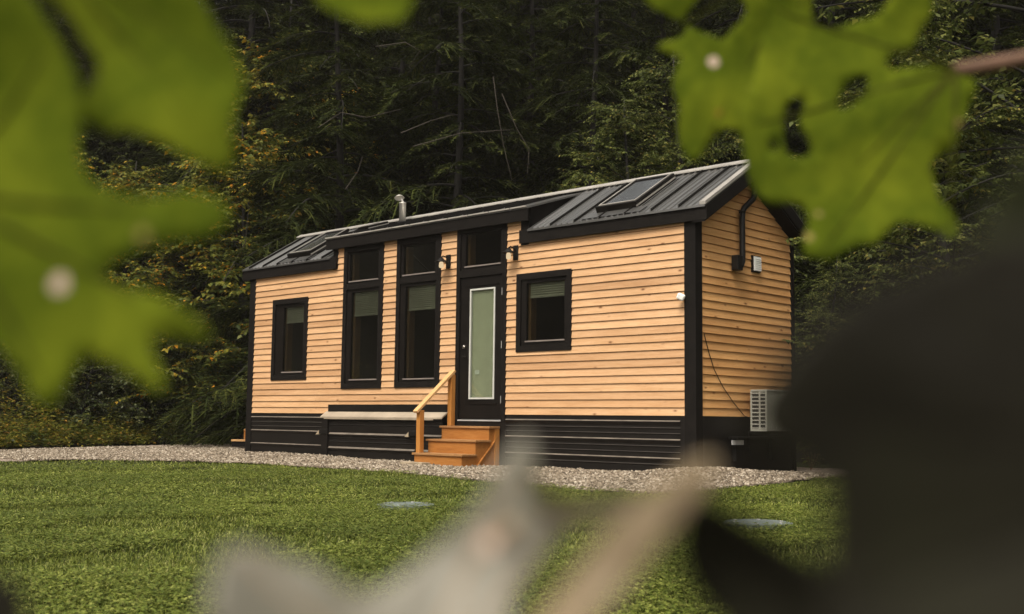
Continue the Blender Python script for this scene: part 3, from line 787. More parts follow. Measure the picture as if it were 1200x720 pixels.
W = np.einsum('nij,nvj->nvi', Q, J * sc[:, None, :])
W[:, :, 0] += P[:, 0, None]; W[:, :, 1] += P[:, 1, None]; W[:, :, 2] += (gravel_h(P[:, 0], P[:, 1]) + sz * .25)[:, None]
FF = (IF[None] + (np.arange(n) * len(IV))[:, None, None]).reshape(-1, 3)
tag(link_mesh('gravel', np_mesh('gravel', W.reshape(-1, 3), FF.ravel(), np.full(len(FF), 3)), M['stone']), 'loose beige and grey crushed stone spread along the foot of the house', None, None, 'stuff')

# ------------------------------------------------------------------ lawn
SEPT = [(1.98, -6.92, .15), (4.87, -6.09, .22)]
def lawn_points(n, r0, r1, a0, a1):
    r_ = np.sqrt(rng.uniform(r0 * r0, r1 * r1, n)); a = np.radians(rng.uniform(a0, a1, n))   # a: clockwise from +Y
    P = np.stack([CAM[0] + r_ * np.sin(a), CAM[1] + r_ * np.cos(a)], 1)
    jit = .16 * np.stack([vnoise(P[:, 0], P[:, 1], .22, 5) - .5, vnoise(P[:, 0], P[:, 1], .22, 6) - .5], 1)
    k = ~inside(P + jit, GRAVEL)
    for x, y, q in SEPT: k &= np.hypot(P[:, 0] - x, P[:, 1] - y) > q
    k &= ~((P[:, 0] < -9) & (P[:, 1] > -3.5 + .6 * 0) & (P[:, 0] < -14))
    k &= P[:, 1] < 3.0
    return P[k], r_[k]
def blades(P, r_, hmin, hmax, wid, seed):
    n = len(P); g = np.random.default_rng(seed)
    cl = vnoise(P[:, 0], P[:, 1], .35, 8); tuft = vnoise(P[:, 0], P[:, 1], .12, 9)
    h = (hmin + (hmax - hmin) * g.random(n) ** 1.3) * (.66 + .14 * cl + .5 * tuft)
    az = g.uniform(0, 2 * np.pi, n); lean = g.uniform(.15, 1.5, n)
    w = wid * g.uniform(.7, 1.4, n)
    d = np.stack([np.cos(az), np.sin(az)], 1); s = np.stack([-d[:, 1], d[:, 0]], 1)
    z0 = np.full(n, GZ - .03)
    b = np.concatenate([P, z0[:, None]], 1)
    def up(out, z): return np.concatenate([d * (out * h)[:, None], (z * h)[:, None]], 1)
    S3 = np.concatenate([s * w[:, None], np.zeros((n, 1))], 1)
    m_ = b + up(lean * .35, np.full(n, .62)) ; t = b + up(lean * .95, 1.05 - .35 * lean * .8)
    base_lift = np.zeros_like(b); base_lift[:, 2] = .008
    V = np.stack([b - S3 * .5 + base_lift, b + S3 * .5 + base_lift, m_ + S3 * .45, m_ - S3 * .45, t], 1)
    i = np.arange(n)[:, None] * 5
    fl = np.concatenate([i, i + 1, i + 2, i + 3, i + 3, i + 2, i + 4], 1).ravel()
    sz = np.tile([4, 3], n)
    return V.reshape(-1, 3), fl, sz
AV = []; AF = []; AS = []; off = 0
for cnt, r0, r1, hm, hx, wd, sd in ((215000, 3.2, 6.5, .045, .10, .0045, 1), (285000, 6.5, 10.5, .045, .10, .0062, 2), (280000, 10.5, 17, .045, .10, .0095, 3), (90000, 17, 26, .05, .11, .014, 4)):
    P, r_ = lawn_points(cnt, r0, r1, -92, -2); V, fl, sz = blades(P, r_, hm * .56, hx * .50, wd * .85, sd)
    AV.append(V); AF.append(fl + off); AS.append(sz); off += len(V)
grass_me = np_mesh('grass', np.concatenate(AV), np.concatenate(AF), np.concatenate(AS))
tag(link_mesh('grass', grass_me, M['grass']), 'short mown green lawn in front of the gravel', None, None, 'stuff')
# clover between the blades: three small round leaflets each
AV = []; AF = []; off = 0
for cnt, r0, r1, q, sd in ((50000, 3.2, 6.5, .0084, 1), (85000, 6.5, 10.5, .0092, 2), (85000, 10.5, 18, .012, 3)):
    P, r_ = lawn_points(cnt, r0, r1, -92, -2); P = P[vnoise(P[:, 0], P[:, 1], .8, 11) > .36]
    n = len(P); g = np.random.default_rng(sd + 50); az = g.uniform(0, 6.28, n); hz = GZ + g.uniform(.0, .04, n)
    for k in range(3):
        a = az + k * 2.094; d = np.stack([np.cos(a), np.sin(a)], 1); s = np.stack([-d[:, 1], d[:, 0]], 1); rr = q * g.uniform(.8, 1.5, n)
        tl = g.uniform(-.5, .7, n)
        def pt(o, l): return np.concatenate([P + d * (o * rr)[:, None] + s * (l * rr)[:, None], (hz + tl * o * rr * .6)[:, None]], 1)
        V = np.stack([pt(.0, 0), pt(.7, -.55), pt(1.35, -.45), pt(1.5, 0), pt(1.35, .45), pt(.7, .55)], 1).reshape(-1, 3)
        AV.append(V); AF.append((np.arange(n * 6)) + off); off += len(V)
AF = np.concatenate(AF)
tag(link_mesh('clover', np_mesh('clover', np.concatenate(AV), AF, np.full(len(AF) // 6, 6)), M['clover']), 'clover leaves mixed through the mown lawn', None, None, 'stuff')

# wooded slope behind
def hill_h(X, Y):
    d1 = (-(X + 14.9) - .6 * (Y + 3.4)) / 1.166; d2 = Y - 7.5
    d = np.maximum(d1 - 1.0, d2); d = np.maximum(d, 0)
    return GZ - .06 + np.minimum(d * .22 + .026 * d * d, 34) + (vnoise(X, Y, 3, 21) - .5) * np.minimum(d * .25, 1.2) + (vnoise(X, Y, .9, 22) - .5) * np.minimum(d * .1, .3)
V, F = grid(-90, 45, -30, 75, 1.0, hill_h)
ck = V[F][:, :, 2].max(1) > GZ - .05
F = F[ck]
tag(link_mesh('hillside', np_mesh('hillside', V, F.ravel(), np.full(len(F), 4), True), M['litter']), kind='structure')

# ------------------------------------------------------------------ trees
class FA:
    """fast face accumulator for foliage"""
    def __init__(s): s.v = []; s.f = []; s.n = 0
    def quads(s, V):  # V: (n,4,3)
        s.v.append(V.reshape(-1, 3)); s.f.append(np.arange(len(V) * 4) + s.n); s.n += len(V) * 4
    def mesh(s, name, k=4):
        V = np.concatenate(s.v); f = np.concatenate(s.f); return np_mesh(name, V, f, np.full(len(f) // k, k))
def unit(v): return v / (np.linalg.norm(v, axis=-1, keepdims=True) + 1e-9)

def hemlock(seed, H, R, zlow=.4, dens=1.0):
    g = np.random.default_rng(seed); fa = FA(); tr = MB()
    lean = g.uniform(-.02, .02, 2)
    def tp(z): return np.array([lean[0] * z + .08 * math.sin(z * .5 + seed), lean[1] * z + .06 * math.cos(z * .6 + seed), z])
    hs = np.linspace(-.3, H, 14); tr.tube([tp(z) for z in hs], [.17 * (1 - .85 * max(z, 0) / H) * H / 16 for z in hs], 9)
    z = zlow; az = g.uniform(0, 6.28)
    while z < H * .97:
        f = z / H; Lb = R * (1 - f) ** .75 * g.uniform(.55, 1.15) + .35
        az += 2.4 + g.uniform(-.4, .4)
        dirh = np.array([math.cos(az), math.sin(az), 0]); side = np.array([-dirh[1], dirh[0], 0])
        rise = g.uniform(-.05, .35); droop = g.uniform(.30, .65)
        ns = 12; t = np.linspace(0, 1, ns); wob = g.uniform(-.12, .12)
        pts = tp(z)[None] + dirh[None] * (t * Lb)[:, None] + side[None] * (wob * Lb * t * t)[:, None]
        pts[:, 2] += Lb * (rise * t - droop * t ** 2.0)
        tr.tube([tuple(p) for p in pts], [.028 * Lb / 2 * (1 - .9 * q) + .003 for q in t], 4, False)
        if g.random() < .10 and f < .5: z += .12; continue      # a bare dead branch
        # side twigs
        m = max(8, int(Lb / .062 * dens))
        ts = g.uniform(.12, 1, m); sg = np.where(np.arange(m) % 2 == 0, 1.0, -1.0)
        B = np.stack([np.interp(ts, t, pts[:, k]) for k in range(3)], 1)
        ln = Lb * (.16 + .34 * np.sin(np.pi * np.clip(ts * .85 + .05, 0, 1))) * g.uniform(.6, 1.2, m)
        roll = g.uniform(-.25, .25)
        dv = unit(dirh[None] * g.uniform(.45, .9, (m, 1)) + side[None] * sg[:, None] * g.uniform(.6, 1.0, (m, 1)) + np.array([0, 0, 1.0])[None] * (g.uniform(-.35, .12, (m, 1)) + roll * sg[:, None]))
        # twiglets along each twig
        K = 13
        u_ = (np.arange(K) + .6) / K
        o = B[:, None] + dv[:, None] * (u_[None, :, None] * ln[:, None, None]); o[..., 2] -= (u_[None] ** 2 * ln[:, None] * .30)
        s2 = np.where((np.arange(K) % 2) == 0, 1.0, -1.0)[None, :, None]
        nrm = unit(np.cross(dv, np.cross(np.array([0, 0, 1.0]), dv)))
        sd = unit(np.cross(dv, nrm))
        td = unit(dv[:, None] * .9 + sd[:, None] * s2 * .75 + g.normal(0, .22, (m, K, 3)))
        tl = (.055 + .13 * (1 - u_)[None] * (.4 + ln[:, None])) * g.uniform(.7, 1.3, (m, K)); tw = .019 * g.uniform(.8, 1.5, (m, K))
        wv = unit(np.cross(td, nrm[:, None] + g.normal(0, .35, (m, K, 3))))
        a = o; e = o + td * tl[..., None]; mid = o + td * (tl * .45)[..., None]
        mid[..., 2] += 0; e[..., 2] -= tl * .18
        fa.quads(np.stack([a, mid - wv * tw[..., None], e, mid + wv * tw[..., None]], 2).reshape(-1, 4, 3))
        # the twig itself carries needles too
        ax = unit(np.cross(dv, nrm)); e2 = B + dv * ln[:, None]; e2[:, 2] -= ln * .3; mm = B + dv * (ln * .5)[:, None]; mm[:, 2] -= ln * .075
        fa.quads(np.stack([B, mm - ax * .022, e2, mm + ax * .022], 1))
        z += g.uniform(.07, .16) * (.8 + .5 * f)
    return fa.mesh('hemlock_crown'), tr

def leaf_quads(fa, P, d, up, ln, wd, fold, g):
    """rhombic leaves folded along the midrib: two quads-as-triangles sharing the rib"""
    s = unit(np.cross(d, up)); n = unit(np.cross(s, d))
    tip = P + d * ln[:, None] - n * (ln * .12)[:, None]; mid = P + d * (ln * .42)[:, None]
    l = mid + s * wd[:, None] + n * (fold * wd)[:, None]; r_ = mid - s * wd[:, None] + n * (fold * wd)[:, None]
    fa.quads(np.stack([P, l, tip, r_], 1))

def broadleaf(seed, H, R, leaf=.09, limbs=40, twigs=14, per=14, zlow=.08, droop=.35, dark=0):
    g = np.random.default_rng(seed); fa = FA(); tr = MB()
    wob = g.uniform(-.25, .25, 4)
    def tp(z): q = z / H; return np.array([wob[0] * z * .25 + wob[1] * math.sin(q * 5), wob[2] * z * .25 + wob[3] * math.sin(q * 4 + 1), z])
    hs = np.linspace(-.2, H, 12); tr.tube([tp(z) for z in hs], [max(.012, .016 * H * (1 - .9 * max(z, 0) / H)) for z in hs], 8)
    az = g.uniform(0, 6.28)
    for i in range(limbs):
        f = zlow + (1 - zlow) * (i + g.random()) / limbs; z = f * H * .97
        prof = math.sin(math.pi * min(1, .22 + .80 * f)) ** .7
        Lb = R * max(.25, prof) * g.uniform(.55, 1.15); az += 2.4 + g.uniform(-.5, .5)
        dh = np.array([math.cos(az), math.sin(az), 0]); sd = np.array([-dh[1], dh[0], 0])
        ns = 9; t = np.linspace(0, 1, ns); rise = g.uniform(.25, .75); dr = droop * g.uniform(.6, 1.3)
        pts = tp(z)[None] + dh[None] * (t * Lb)[:, None] + sd[None] * (g.uniform(-.25, .25) * Lb * t ** 2)[:, None]; pts[:, 2] += Lb * (rise * t - dr * t ** 2)
        tr.tube([tuple(p) for p in pts], [.018 * Lb / 2 * (1 - .85 * q) + .004 for q in t], 4, False)
        m = twigs
        ts = g.uniform(.18, 1.0, m); B = np.stack([np.interp(ts, t, pts[:, k]) for k in range(3)], 1)
        sg = np.where(np.arange(m) % 2 == 0, 1., -1.)[:, None]
        dv = unit(dh[None] * g.uniform(.3, 1.0, (m, 1)) + sd[None] * sg * g.uniform(.3, 1.0, (m, 1)) + np.array([[0, 0, 1.]]) * g.uniform(-.35, .55, (m, 1)))
        ln = g.uniform(.35, .95, m) * (.6 + R * .12)
        for j in range(min(m, 6)):
            tr.tube([tuple(B[j]), tuple(B[j] + dv[j] * ln[j] * .5), tuple(B[j] + dv[j] * ln[j] - np.array([0, 0, ln[j] * .12]))], [.005, .004, .002], 3, False)
        u_ = (np.arange(per) + .7) / per
        o = B[:, None] + dv[:, None] * (u_[None, :, None] * ln[:, None, None]); o[..., 2] -= u_[None] ** 2 * ln[:, None] * .16
        s2 = unit(np.cross(dv, np.array([0, 0, 1.])))[:, None] * np.where(np.arange(per) % 2 == 0, 1., -1.)[None, :, None]
        ld = unit(dv[:, None] * .55 + s2 * .9 + np.array([0, 0, -.45]) + g.normal(0, .25, (m, per, 3)))
        up = unit(np.array([0, 0, 1.]) + g.normal(0, .35, (m, per, 3)))
        L_ = leaf * g.uniform(.65, 1.2, (m * per)); 
        leaf_quads(fa, o.reshape(-1, 3), ld.reshape(-1, 3), up.reshape(-1, 3), L_, L_ * .30, .25, g)
    return fa.mesh('broadleaf_crown'), tr

def tree_proto(name, crown_me, trunk_mb, leafmat):
    root = empty(name)
    c = link_mesh('crown', crown_me, leafmat, root); t_ = trunk_mb.build('trunk', M['bark'], root, True, False)
    return root
def tree_copy(src, first, name):
    if first: return src
    r_ = src.copy(); COL.objects.link(r_); r_.name = name
    for ch in src.children:
        c = ch.copy(); COL.objects.link(c); c.parent = r_
    return r_
DIR_R, DIR_F = np.array([.7258, .6878]), np.array([-.6884, .7248])
def stand(px, D):
    """ground point seen D metres off at a bearing (px of 1200 across the view)"""
    q = CAM[:2] + (DIR_F + DIR_R * (px - 600) / 1350.) * D; return q
used = set()
def put(src, pos, label, cat, group, sc=1.0, rz=0.0):
    first = src.name not in used; used.add(src.name)
    o = tree_copy(src, first, src.name.split('.')[0])
    z = float(hill_h(np.array([pos[0]]), np.array([pos[1]]))[0])
    o.location = (pos[0], pos[1], max(z, GZ - .05)); o.rotation_euler = (0, 0, rz); o.scale = (sc, sc, sc)
    tag(o, label, cat, group); return o

HEM = []
for k, (sd, H, R) in enumerate(((11, 15, 3.6), (12, 17, 4.0), (13, 14, 3.3))):
    c, t_ = hemlock(sd, H, R); HEM.append(tree_proto('hemlock_tree', c, t_, M['hemlock']))
G1 = 'hemlocks in the dark wood behind the house'
hem = [(395, 29.5, 0, 1.0, 'hemlock with feathery drooping boughs left of the stovepipe'),
       (455, 33.5, 1, 1.0, 'tall dark hemlock rising behind the stovepipe'),
       (535, 29.0, 2, 1.05, 'dark hemlock behind the middle of the roof with low drooping boughs'),
       (610, 32.5, 1, .95, 'hemlock with a faintly visible straight trunk right of the middle of the roof'),
       (690, 29.5, 0, .95, 'dark hemlock standing over the leafy tree behind the right skylight'),
       (785, 32.0, 2, 1.1, 'hemlock beside the notched edge of the big right maple leaf'),
       (325, 34.0, 2, 1.0, 'hemlock between the yellowing trees and the left end of the roof'),
       (880, 29.0, 1, .9, 'hemlock behind the gable end of the house'),
       (980, 31.0, 0, 1.0, 'hemlock seen through the holes of the right maple leaf'),
       (1080, 27.0, 2, 1.0, 'hemlock in the shade right of the maple leaf lobes'),
       (1180, 30.0, 1, 1.0, 'hemlock at the far right behind the fine green leaves'),
       (230, 38.0, 1, 1.0, 'hemlock behind the yellowing trees at the left'),
       (140, 40.0, 0, 1.05, 'hemlock behind the notch of the left maple leaf'),
       (40, 38.0, 2, 1.05, 'hemlock at the far left behind the maple leaf'),
       (290, 36.0, 1, 1.25, 'tallest hemlock behind the orange leaved tree'), (500, 31.0, 0, 1.05, 'hemlock whose boughs hang just right of the stovepipe')]
for px, D, k, sc, lb in hem: put(HEM[k], stand(px, D), lb, 'tree', G1, sc, random.uniform(0, 6.28))
G1b = 'hemlocks further up the wooded slope'
for i, (px, D) in enumerate([(20 + 60 * i, 38 + (i * 37 % 9)) for i in range(20)] + [(-10 + 75 * i, 50 + (i * 23 % 9)) for i in range(17)] + [(262, 41), (318, 39), (352, 45), (296, 47)]):
    put(HEM[i % 3], stand(px, D), 'dark hemlock in the back row of the wood', 'tree', G1b, 1.1 if i < 37 else 1.6, random.uniform(0, 6.28))

c, t_ = broadleaf(31, 9.5, 3.0, .105, 64, 16, 16, .05); BL = tree_proto('leafy_tree', c, t_, M['beech'])
c, t_ = broadleaf(32, 8.0, 3.0, .135, 58, 16, 16, .06); BA = tree_proto('autumn_tree', c, t_, M['autumn'])
c, t_ = broadleaf(33, 3.0, 1.9, .08, 46, 15, 15, .04, .5); BS = tree_proto('bush', c, t_, M['shade_leaf'])
G2 = 'leafy trees close behind the house'
put(BL, stand(668, 23.5), 'leafy green tree showing above the ridge left of the right skylight', 'tree', G2, .62, 1.0)
put(BL, stand(752, 24.0), 'taller leafy green tree behind the right skylight', 'tree', G2, .82, 2.6)
put(BL, stand(812, 25.5), 'leafy green tree beside the left edge of the right maple leaf', 'tree', G2, .95, 4.4)
put(BL, stand(965, 22.0), 'low leafy tree in the shade right of the gable end', 'tree', G2, .42, .4)
put(BL, stand(1115, 15.5), 'fine leaved green tree at the upper right by the brown twig', 'tree', G2, .72, 3.3)
put(BL, stand(1300, 16.2), 'big fine leaved green tree cut off by the right edge', 'tree', G2, 1.32, 2.4)  # tree enlarged so that its crown shades the wood beside the gable
G3 = 'yellowing trees at the left edge of the wood'
put(BA, stand(292, 31.5), 'green tree with some orange leaves nearest the left end of the roof', 'tree', G3, 1.12, .5)
put(BA, stand(322, 35.5), 'tall thin tree with orange leaves at the top edge left of the middle', 'tree', G3, 1.55, 1.4)
put(BA, stand(225, 33.0), 'yellowing tree seen below the lobe of the left maple leaf', 'tree', G3, .95, 2.2)
put(BA, stand(135, 34.0), 'yellowing tree in the notch of the left maple leaf', 'tree', G3, 1.0, 3.9)
put(BA, stand(40, 33.0), 'yellowing tree at the far left behind the maple leaf', 'tree', G3, 1.0, 5.1)
G4 = 'dark bushes by the end of the gravel path'
for px, D, sc, lb in ((25, 30.5, 1.0, 'dark bush at the far left beyond the path'), (105, 31.0, 1.15, 'dark bush below the lowest lobe of the left maple leaf'), (175, 32.0, 1.1, 'dark round bush in the middle of the left wood edge'), (245, 33.5, 1.0, 'dark bush just left of the back steps')):
    put(BS, stand(px, D), lb, 'bush', G4, sc, random.uniform(0, 6.28))

# tall weeds along the far edge of the path
g = np.random.default_rng(77); fa = FA()
n = 3600
tt = g.random(n); base = np.array([-13.2, -6.8])[None] + (np.array([-20.6, 6.6]) - np.array([-13.2, -6.8]))[None] * tt[:, None]
nv = np.array([-.86, -.5]); dd = g.gamma(2.0, .75, n)
P = base + nv[None] * (dd + .1)[:, None] + g.normal(0, .25, (n, 2)); 
hh = (.30 + .75 * (1 - np.exp(-dd / 1.2))) * g.uniform(.5, 1.25, n) * (.35 + 1.25 * vnoise(P[:, 0], P[:, 1], .7, 30) ** 1.6 + .25 * (g.random(n) > .9))
zz = np.maximum(hill_h(P[:, 0], P[:, 1]), GZ)
for k in range(11):
    u_ = g.uniform(.12, 1.0, n); a = g.uniform(0, 6.28, n)
    o = np.stack([P[:, 0] + g.normal(0, .05, n), P[:, 1] + g.normal(0, .05, n), zz + hh * u_], 1)
    d = unit(np.stack([np.cos(a), np.sin(a), g.uniform(-.4, .7, n)], 1)); L_ = g.uniform(.06, .15, n)
    leaf_quads(fa, o, d, unit(np.array([0, 0, 1.])[None] + g.normal(0, .3, (n, 3))), L_, L_ * .22, .2, g)
tag(link_mesh('tall_weeds', fa.mesh('tall_weeds'), M['weed']), 'tangle of tall yellowing weeds along the far side of the path', None, None, 'stuff')
# sprig of weed by the gable end
q = FA(); g = np.random.default_rng(5); n = 46; a = g.uniform(0, 6.28, n); o = np.stack([g.normal(0, .10, n), g.normal(0, .06, n), g.uniform(.02, .26, n)], 1)
L_ = g.uniform(.05, .10, n); leaf_quads(q, o, unit(np.stack([np.cos(a), np.sin(a), g.uniform(-.2, .8, n)], 1)), unit(np.array([0, 0, 1.]) + g.normal(0, .3, (n, 3))), L_, L_ * .25, .2, g)
wd = tag(empty('weed_plant', (.62, 2.35, -.02)), 'small green weed in the gravel below the air conditioner', 'weed'); link_mesh('leaves', q.mesh('leaves'), M['beech'], wd)
mb = MB()
for k in range(5): mb.tube([(0, 0, -.03), (.03 * (k - 2), .02, .1), (.06 * (k - 2), .01 * k, .24)], .004, 5)
mb.build('stem', M['twig'], wd)

# dead branches hanging in front of the dark wood
DB = [[[-12.59,2.88,7.54],[-12.08,3.18,7.89],[-11.57,3.54,7.75],[-10.89,4.02,7.93]],[[-10.63,3.81,7.27],[-10.11,4.26,7.56],[-9.67,4.53,7.68]],[[-10.22,3.83,6.89],[-9.41,4.56,7.21],[-8.61,5.44,7.33]],[[-9.13,5.32,8.66],[-9.1,5.45,7.87],[-9.05,5.61,7.07],[-8.95,5.81,6.24]],[[-8.87,5.35,8.21],[-8.67,5.64,7.42],[-8.49,5.89,6.93],[-8.55,5.91,6.34]],[[-11.41,2.84,5.89],[-11.17,3.01,6.33],[-11.08,3.05,6.66]],[[-11.47,3.68,9.49],[-10.95,4.16,9.6],[-10.71,4.41,9.4],[-10.91,4.27,9.03]],[[-15.3,2.17,3.99],[-14.85,2.47,4.94],[-14.72,2.45,5.99]]]
HB = [0, 2, 2, 3, 3, 0, 1, 0]
hroots = [o for o in bpy.data.objects if o.name.startswith('hemlock_tree') and o.parent is None]
hmap = {o['label']: o for o in hroots}
hsel = [hmap[h[4]] for h in (hem[0], hem[1], hem[2], hem[3])]
bpy.context.view_layer.update()
for pts, k in zip(DB, HB):
    q = MB(); q.tube(pts, [.013 * (1 - .6 * i / (len(pts) - 1)) for i in range(len(pts))], 5)
    o = q.build('bare_branch', M['deadtwig']); o.parent = hsel[k]; o.matrix_parent_inverse = hsel[k].matrix_world.inverted()

